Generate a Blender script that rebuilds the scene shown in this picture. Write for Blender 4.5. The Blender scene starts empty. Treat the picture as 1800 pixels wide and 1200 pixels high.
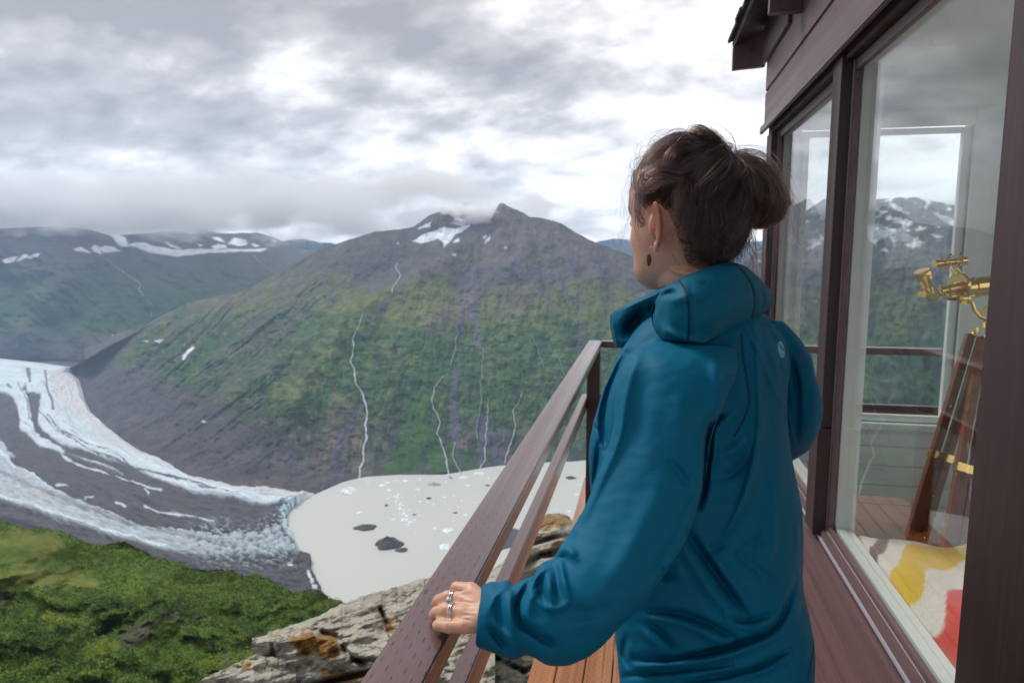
import bpy, bmesh, math, random
import numpy as np
from mathutils import Vector, Matrix
from mathutils.bvhtree import BVHTree
R = math.radians
scene = bpy.context.scene
C = scene.collection
random.seed(7)
rng = np.random.default_rng(7)

# ------------------------------------------------------------ camera model
F = 1200.0; CX = 900.0; CY = 600.0         # focal length in photo pixels (1800 wide)
YAW = R(11.1); PITCH = R(7.27); CAMZ = 1.48
fwd = np.array([-math.sin(YAW)*math.cos(PITCH), math.cos(YAW)*math.cos(PITCH), -math.sin(PITCH)])
rgt = np.array([math.cos(YAW), math.sin(YAW), 0.0])
upv = np.cross(rgt, fwd)
CAM = np.array([0.0, 0.0, CAMZ])
def ray(px, py):
    px = np.asarray(px, float); py = np.asarray(py, float)
    return fwd + ((px-CX)/F)[..., None]*rgt + ((CY-py)/F)[..., None]*upv
def at(px, py, d):
    """point at horizontal distance d (m) from the camera"""
    r = ray(px, py); h = np.hypot(r[..., 0], r[..., 1])
    return CAM + r*(np.asarray(d, float)/h)[..., None]
def atd(px, py, dep):
    """point at depth dep along the optical axis"""
    return CAM + ray(px, py)*np.asarray(dep, float)[..., None]
def atz(px, py, z):
    r = ray(px, py); return CAM + r*((z-CAMZ)/r[..., 2])[..., None]
def hdist(p): return np.hypot(p[..., 0], p[..., 1])
def proj(P):
    d = P-CAM; z = d@fwd
    z = np.where(np.abs(z) < 1e-4, 1e-4, z)
    return CX+F*(d@rgt)/z, CY-F*(d@upv)/z, z

cam = bpy.data.cameras.new('camera'); cam.lens = 24.0; cam.sensor_width = 36.0
cam.clip_start = 0.02; cam.clip_end = 60000
cam.dof.use_dof = True; cam.dof.focus_distance = 1.15; cam.dof.aperture_fstop = 9.0
camo = bpy.data.objects.new('camera', cam); C.objects.link(camo)
m = Matrix((rgt.tolist(), upv.tolist(), (-fwd).tolist())).transposed().to_4x4()
m.translation = Vector(CAM.tolist()); camo.matrix_world = m
scene.camera = camo
scene.view_settings.view_transform = 'Standard'; scene.view_settings.look = 'None'
scene.view_settings.exposure = 1.22; scene.view_settings.gamma = 1.0
scene.cycles.use_denoising = True
scene.cycles.max_bounces = 10; scene.cycles.transparent_max_bounces = 16
scene.cycles.volume_bounces = 6
scene.cycles.sample_clamp_indirect = 4.0

# ------------------------------------------------------------ helpers
def _hash(ix, iy, seed):
    h = (ix.astype(np.int64)*374761393 + iy.astype(np.int64)*668265263 + seed*974634777) & 0xffffffff
    h = ((h ^ (h >> 13))*1274126177) & 0xffffffff
    return ((h ^ (h >> 16)) & 0xffffff)/float(0xffffff)
def vnoise(x, y, seed=0):
    """gradient noise, about -1..1"""
    x, y = np.broadcast_arrays(np.asarray(x, float), np.asarray(y, float))
    ix = np.floor(x); iy = np.floor(y); fx = x-ix; fy = y-iy
    u = fx*fx*fx*(fx*(fx*6-15)+10); v = fy*fy*fy*(fy*(fy*6-15)+10)
    def g(dx, dy):
        a = _hash(ix+dx, iy+dy, seed)*2*math.pi
        return np.cos(a)*(fx-dx)+np.sin(a)*(fy-dy)
    a = g(0, 0)*(1-u)+g(1, 0)*u; b = g(0, 1)*(1-u)+g(1, 1)*u
    return (a*(1-v)+b*v)*1.5
def fbm(x, y, o=4, seed=0, gain=.5, lac=2.03):
    s = 0; a = 1; n = 0
    for i in range(o):
        s = s+a*vnoise(x, y, seed+i*17); n += a; a *= gain; x = x*lac+3.1; y = y*lac+1.7
    return s/n*1.3
def ridged(x, y, o=4, seed=0, gain=.55):
    s = 0; a = 1; n = 0
    for i in range(o):
        s = s+a*(1-2*np.abs(vnoise(x, y, seed+i*13))); n += a; a *= gain; x = x*2.05+1.3; y = y*2.05+5.7
    return s/n
def sstep(a, b, x):
    t = np.clip((x-a)/(b-a), 0, 1); return t*t*(3-2*t)
def pdist(px, py, pts):
    """distance to polyline + parameter along it 0..1"""
    pts = np.asarray(pts, float); best = np.full(px.shape, 1e9); par = np.zeros(px.shape)
    L = np.r_[0, np.cumsum(np.hypot(*np.diff(pts[:, :2], axis=0).T))]
    for i in range(len(pts)-1):
        ax, ay = pts[i, :2]; bx, by = pts[i+1, :2]; dx, dy = bx-ax, by-ay; l2 = dx*dx+dy*dy+1e-12
        t = np.clip(((px-ax)*dx+(py-ay)*dy)/l2, 0, 1)
        d = np.hypot(px-ax-t*dx, py-ay-t*dy); k = d < best
        best = np.where(k, d, best); par = np.where(k, (L[i]+t*math.sqrt(l2))/L[-1], par)
    return best, par
def psd(px, py, poly):
    """signed distance to polygon, positive inside"""
    p = list(poly)+[poly[0]]
    d, _ = pdist(px, py, p); ins = np.zeros(px.shape, bool)
    for i in range(len(p)-1):
        ax, ay = p[i]; bx, by = p[i+1]
        c = ((ay > py) != (by > py)) & (px < (bx-ax)*(py-ay)/((by-ay) if by != ay else 1e-9)+ax)
        ins ^= c
    return np.where(ins, d, -d)
def lin(c):
    """sRGB 0..255 -> linear"""
    c = np.asarray(c, float)/255
    return np.where(c <= .04045, c/12.92, ((c+.055)/1.055)**2.4)

def props(o, label=None, cat=None, group=None, kind=None):
    if label: o['label'] = label
    if cat: o['category'] = cat
    if group: o['group'] = group
    if kind: o['kind'] = kind
    return o
def empty(name, loc, label, cat, group=None):
    o = bpy.data.objects.new(name, None); o.location = loc; o.empty_display_size = .1
    C.objects.link(o); return props(o, label, cat, group)
def link(name, me, mat=None, parent=None, smooth=True):
    o = bpy.data.objects.new(name, me); C.objects.link(o)
    if mat is not None and not me.materials: me.materials.append(mat)
    if smooth and len(me.polygons): me.polygons.foreach_set('use_smooth', np.ones(len(me.polygons), bool))
    if parent is not None:
        o.parent = parent
        p = Vector(parent.location)
        q = parent.parent
        while q is not None: p = p+Vector(q.location); q = q.parent
        me.transform(Matrix.Translation(-p))        # vertices are authored in world space
    me.update(); return o
def mesh_np(name, V, Fc, col=None, extra=None):
    me = bpy.data.meshes.new(name); V = np.ascontiguousarray(V, dtype=np.float32).reshape(-1, 3); Fc = np.asarray(Fc, np.int32)
    k = Fc.shape[1]
    me.vertices.add(len(V)); me.vertices.foreach_set('co', V.ravel())
    me.loops.add(Fc.size); me.loops.foreach_set('vertex_index', Fc.ravel())
    me.polygons.add(len(Fc)); me.polygons.foreach_set('loop_start', np.arange(0, Fc.size, k, dtype=np.int32))
    me.polygons.foreach_set('loop_total', np.full(len(Fc), k, np.int32))
    if col is not None:
        a = me.color_attributes.new('Col', 'FLOAT_COLOR', 'POINT')
        c = np.ones((len(V), 4), np.float32); c[:, :3] = np.asarray(col).reshape(-1, 3); a.data.foreach_set('color', c.ravel())
    for k2, v in (extra or {}).items():
        a = me.attributes.new(k2, 'FLOAT', 'POINT'); a.data.foreach_set('value', np.asarray(v, np.float32).ravel())
    me.update(calc_edges=True); me.validate(); return me
def gridF(nv, nu, wrap=False):
    i = np.arange(nv-1)[:, None]; j = np.arange(nu if wrap else nu-1)[None, :]; j2 = (j+1) % nu
    return np.stack([i*nu+j, i*nu+j2, (i+1)*nu+j2, (i+1)*nu+j], -1).reshape(-1, 4)

# ------------------------------------------------------------ materials
def newmat(name):
    m = bpy.data.materials.new(name); m.use_nodes = True
    nt = m.node_tree; b = nt.nodes['Principled BSDF']; return m, nt, b
def node(nt, t, **kw):
    n = nt.nodes.new(t)
    for k, v in kw.items():
        if k in n.inputs.keys() if hasattr(n.inputs, 'keys') else False: n.inputs[k].default_value = v
        else: setattr(n, k, v)
    return n
def ramp(nt, fac, stops):
    r = nt.nodes.new('ShaderNodeValToRGB'); e = r.color_ramp.elements
    while len(e) < len(stops): e.new(.5)
    for i, (p, c) in enumerate(stops):
        e[i].position = p; e[i].color = (c, c, c, 1) if np.isscalar(c) else (*c, 1)
    nt.links.new(fac, r.inputs[0]); return r.outputs[0]
def noise(nt, vec, scale, detail=5, rough=.55, dist=0.0):
    n = nt.nodes.new('ShaderNodeTexNoise'); n.inputs['Scale'].default_value = scale
    n.inputs['Detail'].default_value = detail; n.inputs['Roughness'].default_value = rough; n.inputs['Distortion'].default_value = dist
    if vec is not None: nt.links.new(vec, n.inputs['Vector'])
    return n.outputs['Fac']
def mapping(nt, vec, sc=(1, 1, 1), rot=(0, 0, 0), loc=(0, 0, 0)):
    n = nt.nodes.new('ShaderNodeMapping'); n.inputs['Scale'].default_value = sc; n.inputs['Rotation'].default_value = rot
    n.inputs['Location'].default_value = loc
    nt.links.new(vec, n.inputs['Vector']); return n.outputs[0]
def mix(nt, a, b, fac, mode='MIX'):
    n = nt.nodes.new('ShaderNodeMix'); n.data_type = 'RGBA'; n.blend_type = mode
    for i, v in ((0, fac), (6, a), (7, b)):
        s = n.inputs[i]
        if isinstance(v, bpy.types.NodeSocket): nt.links.new(v, s)
        elif np.isscalar(v): s.default_value = v if i == 0 else (v, v, v, 1)
        else: s.default_value = (*v, 1)
    return n.outputs[2]
def vmath(nt, op, a, b):
    n = nt.nodes.new('ShaderNodeMath'); n.operation = op
    for s, v in ((n.inputs[0], a), (n.inputs[1], b)):
        if isinstance(v, bpy.types.NodeSocket): nt.links.new(v, s)
        else: s.default_value = v
    return n.outputs[0]
def bump(nt, h, strength, dist, b, prev=None):
    n = nt.nodes.new('ShaderNodeBump'); n.inputs['Strength'].default_value = strength; n.inputs['Distance'].default_value = dist
    nt.links.new(h, n.inputs['Height'])
    if prev is not None: nt.links.new(prev, n.inputs['Normal'])
    if b is not None: nt.links.new(n.outputs[0], b.inputs['Normal'])
    return n.outputs[0]
def objco(nt): return nt.nodes.new('ShaderNodeTexCoord').outputs['Object']
def geoco(nt): return nt.nodes.new('ShaderNodeNewGeometry').outputs['Position']
def attrc(nt, name='Col'):
    n = nt.nodes.new('ShaderNodeAttribute'); n.attribute_name = name; return n

def terrain_mat(name, s1, s2, bumpd, rough=.95, var=.35):
    m, nt, b = newmat(name); co = geoco(nt)
    n1 = noise(nt, co, s1, 8, .62); n2 = noise(nt, co, s2, 6, .6)
    f = vmath(nt, 'ADD', vmath(nt, 'MULTIPLY', n1, .6), vmath(nt, 'MULTIPLY', n2, .4))
    f = ramp(nt, f, [(.3, 1-var), (.7, 1+var)])
    col = mix(nt, attrc(nt).outputs['Color'], f, 1.0, 'MULTIPLY')
    nt.links.new(col, b.inputs['Base Color']); b.inputs['Roughness'].default_value = rough
    b.inputs['Specular IOR Level'].default_value = .15
    bump(nt, n1, 1.0, bumpd, b); return m
# ============================================================ LANDSCAPE
LAKE_Z = -598.0
def interp_rows(base, ridge, nu, wts=None):
    base = np.asarray(base, float); ridge = np.asarray(ridge, float); n = len(base)
    d = np.hypot(*(np.diff(ridge[:, :2], axis=0)).T)+np.hypot(*(np.diff(base[:, :2], axis=0)).T)
    t = np.r_[0, np.cumsum(d)]; t /= t[-1]; u = np.linspace(0, 1, nu)
    f = lambda a: np.interp(u, t, a)
    return u, np.stack([f(base[:, k]) for k in range(base.shape[1])], -1), np.stack([f(ridge[:, k]) for k in range(ridge.shape[1])], -1)

def mixc(c, col, m): return c*(1-m[..., None])+np.asarray(col)*m[..., None]

def mountain(name, base, ridge, nu, nv, relief, paint, mat, back=2500.0, bz=LAKE_Z-6, power=1.0, ridge_noise=0.0):
    u, B, Rg = interp_rows(base, ridge, nu)
    # base points on the valley plane
    bd = hdist(atz(B[:, 0], B[:, 1], bz)-CAM)
    rd = Rg[:, 2]
    ry = Rg[:, 1]-ridge_noise*np.abs(fbm(u*60, u*0+.5, 4, 5))
    v = np.linspace(0, 1, nv)[:, None]
    PX = B[None, :, 0]*(1-v)+Rg[None, :, 0]*v; PY = B[None, :, 1]*(1-v)+ry[None]*v
    D = bd[None]*(rd/bd)[None]**(v**power)
    D0 = D.copy()
    D = D+relief(PX, PY, v+0*PX, u[None]+0*PX)*np.sin(np.clip(v, 0, 1)*math.pi*.93+.0)**.5
    P = at(PX, PY, D)
    # real back side: runs on behind the crest, then down to the valley
    r = ray(PX[-1], PY[-1]); h = r[:, :2]/np.hypot(r[:, 0], r[:, 1])[:, None]
    rows = []
    nb = 14
    for k in range(1, nb+1):
        f = k/nb; Q = P[-1].copy(); Q[:, :2] += h*back*f
        q = 1-f**1.1; Q[:, 2] = (P[-1, :, 2]-bz)*q+bz+40*fbm(u*20, u*0+f*5, 3, 9)*math.sin(f*3.14)-8*k*0
        # never rise over the line of sight of the crest
        rows.append(Q)
    Pa = np.concatenate([P, np.stack(rows)], 0)
    col = paint(PX, PY, v+0*PX, u[None]+0*PX)
    colb = np.repeat(col[-1:], nb, 0)
    ca = np.concatenate([col, colb], 0)
    me = mesh_np(name, Pa, gridF(nv+nb, nu), ca)
    o = link(name, me, mat); props(o, kind='structure')
    bv = BVHTree.FromPolygons(P[::3, ::3].reshape(-1, 3).tolist(), gridF(len(P[::3]), len(P[0, ::3])).tolist())
    return o, bv, P

tmat = terrain_mat('mountain_ground', .012, .06, 9.0, var=.5)

# ---- main mountain across the lake -------------------------------------
mb = [(118,648),(132,652),(150,712),(200,768),(258,806),(345,845),(450,868),(552,873),(612,848),(660,839),(720,837),(830,826),(960,817),(1080,812),(1210,810),(1330,812),(1500,812)]
mr = [(150,634,3720),(235,588,3800),(330,532,3900),(440,506,3950),(490,480,3900),(560,440,3850),(605,423,3800),(655,409,3750),(728,396,3720),(760,379,3700),(800,384,3700),(850,381,3700),(884,357,3700),(942,382,3600),(1005,402,3500),(1085,441,3400),(1140,480,3350)]
mr[-1] = (1150,470,3350)
# denser crest, kept as extra knots
crest = [(150,634),(190,610),(235,588),(280,560),(330,532),(380,521),(440,506),(470,489),(490,480),(530,457),(560,440),(605,424),(640,414),(655,409),(700,404),(726,399),(738,391),(755,378),(771,373),(783,374),(800,384),(815,391),(832,392),(846,388),(858,382),(868,374),(878,358),(884,357),(893,363),(905,368),(920,374),(931,382),(942,382),(955,384),(975,389),(990,395),(1005,405),(1020,413),(1035,421),(1050,428),(1070,435),(1085,441),(1110,450),(1130,465),(1150,478),(1200,520),(1300,560),(1400,590)]
cx = np.array([c[0] for c in crest]); cy = np.array([c[1] for c in crest])
mr2 = [(150,3720),(235,3800),(330,3900),(440,3950),(490,3900),(560,3850),(605,3800),(655,3750),(728,3720),(760,3700),(800,3700),(850,3700),(900,3700),(960,3600),(1050,3500),(1130,3400),(1400,3300)]
# columns: parallel crest x / base x pairs, resampled finely
kx = np.array([p[0] for p in mr2]); bx = np.array([p[0] for p in mb]); by = np.array([p[1] for p in mb])
tt = np.linspace(0, 1, 420)
kxf = np.interp(tt, np.linspace(0, 1, len(kx)), kx); bxf = np.interp(tt, np.linspace(0, 1, len(bx)), bx); byf = np.interp(tt, np.linspace(0, 1, len(by)), by)
mbf = list(zip(bxf, byf)); mrf = list(zip(kxf, np.interp(kxf, cx, cy), np.interp(kxf, kx, [p[1] for p in mr2])))

def main_relief(px, py, v, u):
    # spurs and gullies: left flank runs diagonally, the right flank straight down
    w = sstep(300, 860, px)
    a = R(-40)*(1-w)+R(3)*w
    wob = 16*fbm(px/110, py/140, 3, 40)
    w = sstep(420, 640, px+.55*(py-620)+40*fbm(px/120, py/120, 2, 44))
    ga, gb = px+py*1.25, px+.12*py
    g = ridged((ga+wob)/120, (py-px*.5)/900, 4, 3)*(1-w)+ridged((gb+wob)/84, py/420, 4, 4)*w*.62
    g2 = ridged((ga+wob*.6)/40, (py-px*.5)/700, 3, 21)*(1-w)+ridged((gb+wob*.6)/28, py/200, 3, 22)*w*.6
    g3 = fbm(px/26, py/20, 4, 8)
    amp = 70+60*sstep(.2, .6, v)
    rr = -g*amp*(1.15-.3*w)-g2*(11+12*w)-g3*26-fbm(px/9, py/9, 3, 97)*9
    # cliffs low on the slope
    cl = sstep(.05, .14, v)*(1-sstep(.3, .5, v))*sstep(420, 520, px)
    rr += -ridged((px+wob)/24, py/110, 4, 55)*30*cl
    # big shoulder (740,450) spur below the glacier running to lower left
    d, t = pdist(px, py, [(838,395),(800,430),(740,470),(690,500),(640,530),(560,620),(520,700)])
    rr += -120*np.exp(-(d/26)**2)
    d, t = pdist(px, py, [(780,420),(740,450),(690,480),(640,500)]); rr += 110*np.exp(-(d/24)**2)
    # cirque holding the small glacier
    d, t = pdist(px, py, [(740,418),(790,410),(830,398)]); rr += 60*np.exp(-(d/18)**2)
    d, t = pdist(px, py, [(890,362),(930,410),(905,470)]); rr += -70*np.exp(-(d/22)**2)
    return rr
GRASSY = np.array([.110, .138, .024]); BUSH = np.array([.030, .078, .015]); ROCK = np.array([.112, .094, .088]); SCREE = np.array([.084, .077, .083])
TAN = np.array([.185, .145, .115]); SNOW = np.array([.80, .82, .84]); DARKR = np.array([.038, .036, .042])
def main_paint(px, py, v, u):
    n1 = fbm(px/60, py/40, 5, 61); n2 = fbm(px/17, py/13, 4, 62); n3 = fbm(px/240, py/120, 3, 63)
    w = sstep(300, 860, px)
    w = sstep(420, 640, px+.55*(py-620)+40*fbm(px/120, py/120, 2, 44))
    gx = px+py*1.25
    st = fbm((gx+12*n1)/17, (py-px*.5)/150, 4, 64)*(1-w)+fbm((px+.1*py+12*n1)/14, py/38, 4, 66)*w*.7
    st2 = fbm((gx+10*n1)/44, (py-px*.5)/260, 4, 65)*(1-w)+fbm((px+.1*py+16*n1)/38, py/60, 4, 67)*w*.8
    c = np.broadcast_to(ROCK, px.shape+(3,)).copy()
    c *= (1+.35*st+.25*n2)[..., None]
    # upper limit of grass: height in picture terms of the slope
    ctop = np.interp(px, cx, cy)
    below = py-ctop
    lim = np.interp(px, [150,330,500,600,700,800,900,1000,1100,1200,1400],[2,2,14,40,70,118,120,90,60,50,50])
    gm = sstep(-14, 22, below-lim+34*n1+16*st)
    c = mixc(c, GRASSY*(1), gm*.9)
    c = c*(1+.25*n2*gm)[..., None]
    c = mixc(c, ROCK*.95, gm*sstep(.05, .34, n2*.6+st*.5+n1*.3)*.8)
    # shrub belt
    blim = np.interp(px, [150,330,450,560,650,750,850,950,1050,1130,1400],[10,16,48,96,140,188,190,165,135,120,100])
    bm = sstep(-12, 14, below-blim+30*n1+22*n2)
    c = mixc(c, BUSH*1.15, bm*.92)
    c = mixc(c, np.array([.072, .122, .022]), bm*sstep(.02, .38, n1*.7+st2*.6)*.9)
    c = mixc(c, DARKR*1.8, bm*sstep(.26, .5, n2*.6+st2*.6-.3*n1)*(.7-.5*w))
    # bare ribs and gullies running down the left flank
    ribn = ridged((gx+10*n1)/62, (py-px*.5)/620, 3, 93); rib = sstep(.05, .42, ribn*.7+n1*.5+.25*n2)*(1-w)
    c = mixc(c, SCREE*1.05, rib*gm*.5); rib2 = sstep(.1, .5, -ribn*.6+.5*n1+.3*n2)*(1-w); c = mixc(c, np.array([.120, .165, .028]), rib2*gm*.7)
    # small outcrops and darker thickets everywhere on the green
    n5 = fbm(px/8+40, py/5.5, 4, 95); n6 = fbm(px/24, py/12, 4, 96)
    c = mixc(c, ROCK*1.15, gm*sstep(.20, .42, n5*.6+n6*.6)*.75); c = c*(1+.34*n5*gm)[..., None]; c = mixc(c, np.array([.020, .045, .014]), bm*sstep(.10, .36, -n6-.3*n5)*.7)
    # bare lower-left apron of scree and moraine
    lower = np.interp(px, [118,200,300,400,480,540,600,680,760,1000,1400],[628,634,672,722,760,800,806,814,818,812,812])
    sm = sstep(-24, 20, py-lower+26*n1+18*st)
    sc = SCREE*(1+.22*fbm(px/22, py/18, 4, 77)+.12*n2)[..., None]
    c = c*(1-sm[..., None])+sc*sm[..., None]
    c = mixc(c, np.array([.105, .085, .078]), sm*sstep(825, 862, py)*.6*sstep(560, 470, px))
    # cliff bands near the foot
    cl = np.exp(-((py-np.interp(px, [430,560,700,900,1100], [760,770,770,790,800]))/38)**2)*sstep(400, 470, px)
    c = mixc(c, DARKR*1.2, cl*sstep(-.05, .3, ridged((px+10*n1)/26, py/50, 4, 91)*.5+n2*.4)*.85)
    c = mixc(c, TAN*.9, cl*sstep(.18, .5, fbm(px/14, py/40, 4, 92)+.2*n1)*.75)
    # tan ribbed rock pillar
    sd = psd(px, py, [(582,694),(612,690),(640,760),(652,838),(540,835),(560,770)]); c = mixc(c, TAN*.75, sstep(-6, 10, sd+14*n2)*sstep(-.3, .3, n2+.3)*.6)
    # grey upper scree bowls
    for poly in ([(812,470),(900,460),(885,502),(850,505),(832,560),(812,575),(806,530),(800,500)], [(640,440),(790,440),(740,462),(700,500),(650,520),(600,470)]):
        sd = psd(px, py, poly); c = mixc(c, SCREE*1.05, sstep(-8, 8, sd+10*n2)*.85)
    # scree tongues
    T = [([(826,480),(818,520),(814,555),(810,585)], 9, 4), ([(836,500),(833,545),(838,590),(840,610)], 6, 3), ([(930,470),(945,500),(960,520),(975,548)], 6, 2),
         ([(944,470),(953,498),(962,515)], 5, 3), ([(980,475),(990,500),(1003,525),(1020,545)], 4, 2), ([(1003,440),(1010,480),(1016,530),(1021,570),(1016,620)], 4, 2),
         ([(1050,460),(1060,490),(1075,530),(1085,560)], 4, 2), ([(905,460),(905,500),(912,540)], 6, 2), ([(890,470),(880,520),(872,540)], 5, 3), ([(970,470),(975,505)], 5, 2),
         ([(800,650),(796,700),(800,760),(800,830)], 3, 9), ([(848,740),(860,780),(858,822)], 8, 16), ([(888,760),(884,815)], 6, 14), ([(640,700),(600,770),(590,830)], 3, 8), ([(706,500),(690,520),(655,560)], 4, 3)]
    for pts, w0, w1 in T:
        d, t = pdist(px, py, pts); ww = w0*(1-t)+w1*t
        c = mixc(c, np.array([.088, .084, .108]), sstep(ww*1.25+2.6, ww*1.25-1.6, d+2.5*n2)*.95)
    # yellow-green lawns
    for poly in ([(600,560),(640,525),(700,500),(760,520),(740,560),(640,580)], [(1000,500),(1060,490),(1110,520),(1090,590),(1030,600),(1000,560)], [(860,520),(960,505),(1000,560),(930,590),(870,570)], [(470,700),(560,610),(620,570),(600,640),(560,690)]):
        sd = psd(px, py, poly); c = mixc(c, np.array([.145, .170, .030]), sstep(-14, 16, sd+26*n1+12*n2)*sstep(-.25, .25, n2+.2*st)*.55)
    # tan bare patches
    for poly in ([(740,570),(830,505),(850,530),(810,560),(760,590)], [(880,505),(940,500),(950,540),(900,560),(875,560)]):
        sd = psd(px, py, poly); c = mixc(c, TAN*.95, sstep(-10, 10, sd+22*n2)*.55)
    # green strips on the scree foot
    for pts, ww in (([(790,790),(800,835)], 10), ([(820,800),(828,832)], 9), ([(862,800),(868,825)], 4), ([(735,700),(720,800),(700,835)], 24), ([(760,760),(770,830)], 12)):
        d, t = pdist(px, py, pts); c = mixc(c, BUSH*1.25, sstep(ww+4, ww-4, d+7*n2)*.9)
    # snow and hanging glacier
    sn = np.zeros_like(px)
    for poly, e in (([(726,424),(742,413),(766,405),(780,400),(800,402),(812,398),(826,396),(812,408),(800,412),(794,420),(786,428),(781,434),(778,424),(770,418),(756,424),(740,428)], 1.0),
                 ([(735,402),(745,395),(758,390),(756,399),(742,401)], .8), ([(796,425),(806,418),(806,424),(799,427)], .6),
                 ([(849,417),(855,413),(853,419)], .6), ([(851,427),(861,414),(862,421),(854,428)], .6), ([(886,434),(892,433),(892,437),(887,437)], .5),
                 ([(697,427),(702,426),(701,430)], .5), ([(322,624),(338,608),(342,612),(330,622),(322,632)], 1), ([(355,740),(362,740),(360,743)], .8), ([(795,447),(801,446),(801,450)], .5),
                 ([(250,599),(262,598),(258,601)], .4), ([(272,599),(288,596),(280,602)], .4)):
        sd = psd(px, py, poly); sn = np.maximum(sn, sstep(-1.6, 1.2, sd+1.6*n2)*min(1, e+.2))
    c = mixc(c, SNOW*np.array([.9, .97, 1.02]), sn)
    d, t = pdist(px, py, [(762,408),(790,403),(815,399)]); c = mixc(c, np.array([.62, .72, .78]), sn*sstep(16, 30, np.abs(px-800)+np.abs(py-428)*.6)*0+sn*sstep(408, 432, py+4*n2)*.35)
    return np.clip(np.where(c < .4, c*(1+.25*n3[..., None])*1.02, c), .006, .9)
mmat = terrain_mat('mountain_slope_ground', .014, .06, 6.0, var=.6)
mo, mbv, MP = mountain('mountain', mbf, mrf, 1100, 520, main_relief, main_paint, mmat, back=2600, power=1.0, ridge_noise=2.2)

# ---- mountain range at the back left --------------------------------------
lb = [(-1500,640),(-900,634),(-300,622),(0,629),(150,636),(260,640),(420,655),(640,700)]
lcrest = [(-1500,300,6500),(-1200,280,6500),(-800,330,6500),(-400,350,6500),(-200,368,6500),(0,402,6500),(60,400,6500),(100,398,6500),(150,402,6500),(190,414,6600),(230,412,6800),(320,406,7000),(340,403,7000),(390,410,7000),(440,411,7100),(452,408,7200),(480,418,7300),(500,428,7400),(540,440,7500),(600,452,7600),(700,470,7600)]
lx = np.array([p[0] for p in lcrest]); ly = np.array([p[1] for p in lcrest]); ld = np.array([p[2] for p in lcrest])
tt = np.linspace(0, 1, 300); lxf = np.interp(tt, [0, .2, .45, 1], [-1500, -700, -50, 700]); bxf = np.interp(lxf, [-1500,-300,0,200,700], [-1500,-300,0,200,700])
lbf = list(zip(bxf, np.interp(bxf, [p[0] for p in lb], [p[1] for p in lb]))); lrf = list(zip(lxf, np.interp(lxf, lx, ly), np.interp(lxf, lx, ld)))
def l_relief(px, py, v, u):
    wob = 20*fbm(px/80, py/60, 3, 140)
    r = -ridged((px-py*.7+wob)/95, py/260, 5, 103)*230-fbm(px/30, py/18, 4, 108)*70
    d, t = pdist(px, py, [(-20,420),(60,440),(130,470),(100,540),(40,600)]); r += -260*np.exp(-(d/45)**2)
    d, t = pdist(px, py, [(170,410),(210,450),(160,520),(90,570)]); r += 240*np.exp(-(d/30)**2)
    # high shelf carrying the long snowfield
    return r
def l_paint(px, py, v, u):
    n1 = fbm(px/70, py/26, 5, 161); n2 = fbm(px/18, py/8, 4, 162); st = fbm((px-py*.8)/20, py/70, 4, 164)
    c = np.broadcast_to(ROCK*.85, px.shape+(3,)).copy(); c *= (1+.3*st+.2*n2)[..., None]
    gm = sstep(440, 492, py+28*n1+10*st); c = mixc(c, np.array([.070, .085, .034]), gm*.85)
    gb = sstep(485, 530, py+22*n1); c = mixc(c, BUSH*1.2, gb*.9)
    c = mixc(c, np.array([.085, .100, .032]), gm*sstep(.15, .45, n1+.4*n2)*.6)
    sm = sstep(570, 606, py+16*n1+.06*(0-px)*.2); c = mixc(c, SCREE*1.05, sm*.9)
    d, t = pdist(px, py, [(20,360),(110,470),(100,560),(-20,620)]); c = mixc(c, DARKR*1.8, sstep(46, 10, d+30*n1)*.55)
    sn = np.zeros_like(px)
    for poly in ([(5,458),(14,452),(30,451),(22,460),(8,462)], [(31,458),(42,447),(50,448),(46,452),(36,458)], [(48,452),(60,446),(71,445),(66,450),(52,454)],
                 [(131,438),(142,434),(152,438),(158,444),(146,442)], [(159,436),(166,431),(175,435),(178,446),(168,443)], [(176,437),(184,432),(200,435),(211,441),(196,443),(182,444)],
                 [(192,412),(206,412),(222,418),(224,432),(213,434),(204,424)], [(228,430),(240,427),(256,428),(275,434),(300,438),(330,439),(380,437),(440,438),(470,437),(460,441),(400,442),(350,446),(318,450),(290,448),(262,443),(246,437)],
                 [(372,416),(384,417),(397,427),(385,424)], [(372,434),(384,428),(396,431),(398,436),(380,438)], [(400,429),(412,419),(432,422),(434,429),(420,432)], [(444,428),(452,430),(458,433),(448,434)],
                 [(290,426),(306,432),(322,438),(300,434)], [(100,402),(106,399),(108,404)], [(326,407),(340,403),(344,410)], [(345,428),(356,431),(352,433)], [(476,419),(486,424),(480,426)]):
        sd = psd(px, py, poly); sn = np.maximum(sn, sstep(-1.8, 1.0, sd+2.2*n2))
    # high snow for the part seen only in the windows
    sn = np.maximum(sn, sstep(.12, .3, n2*.7+n1*.5)*sstep(460, 400, py)*sstep(-60, -200, px)*.9)
    return np.clip(mixc(c, SNOW, sn), .006, .9)
lmat = terrain_mat('far_slope_ground', .005, .02, 8.0, var=.35)
lo, lbv, LP = mountain('mountain_range', lbf, lrf, 700, 260, l_relief, l_paint, lmat, back=3500, ridge_noise=2.5)

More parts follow.
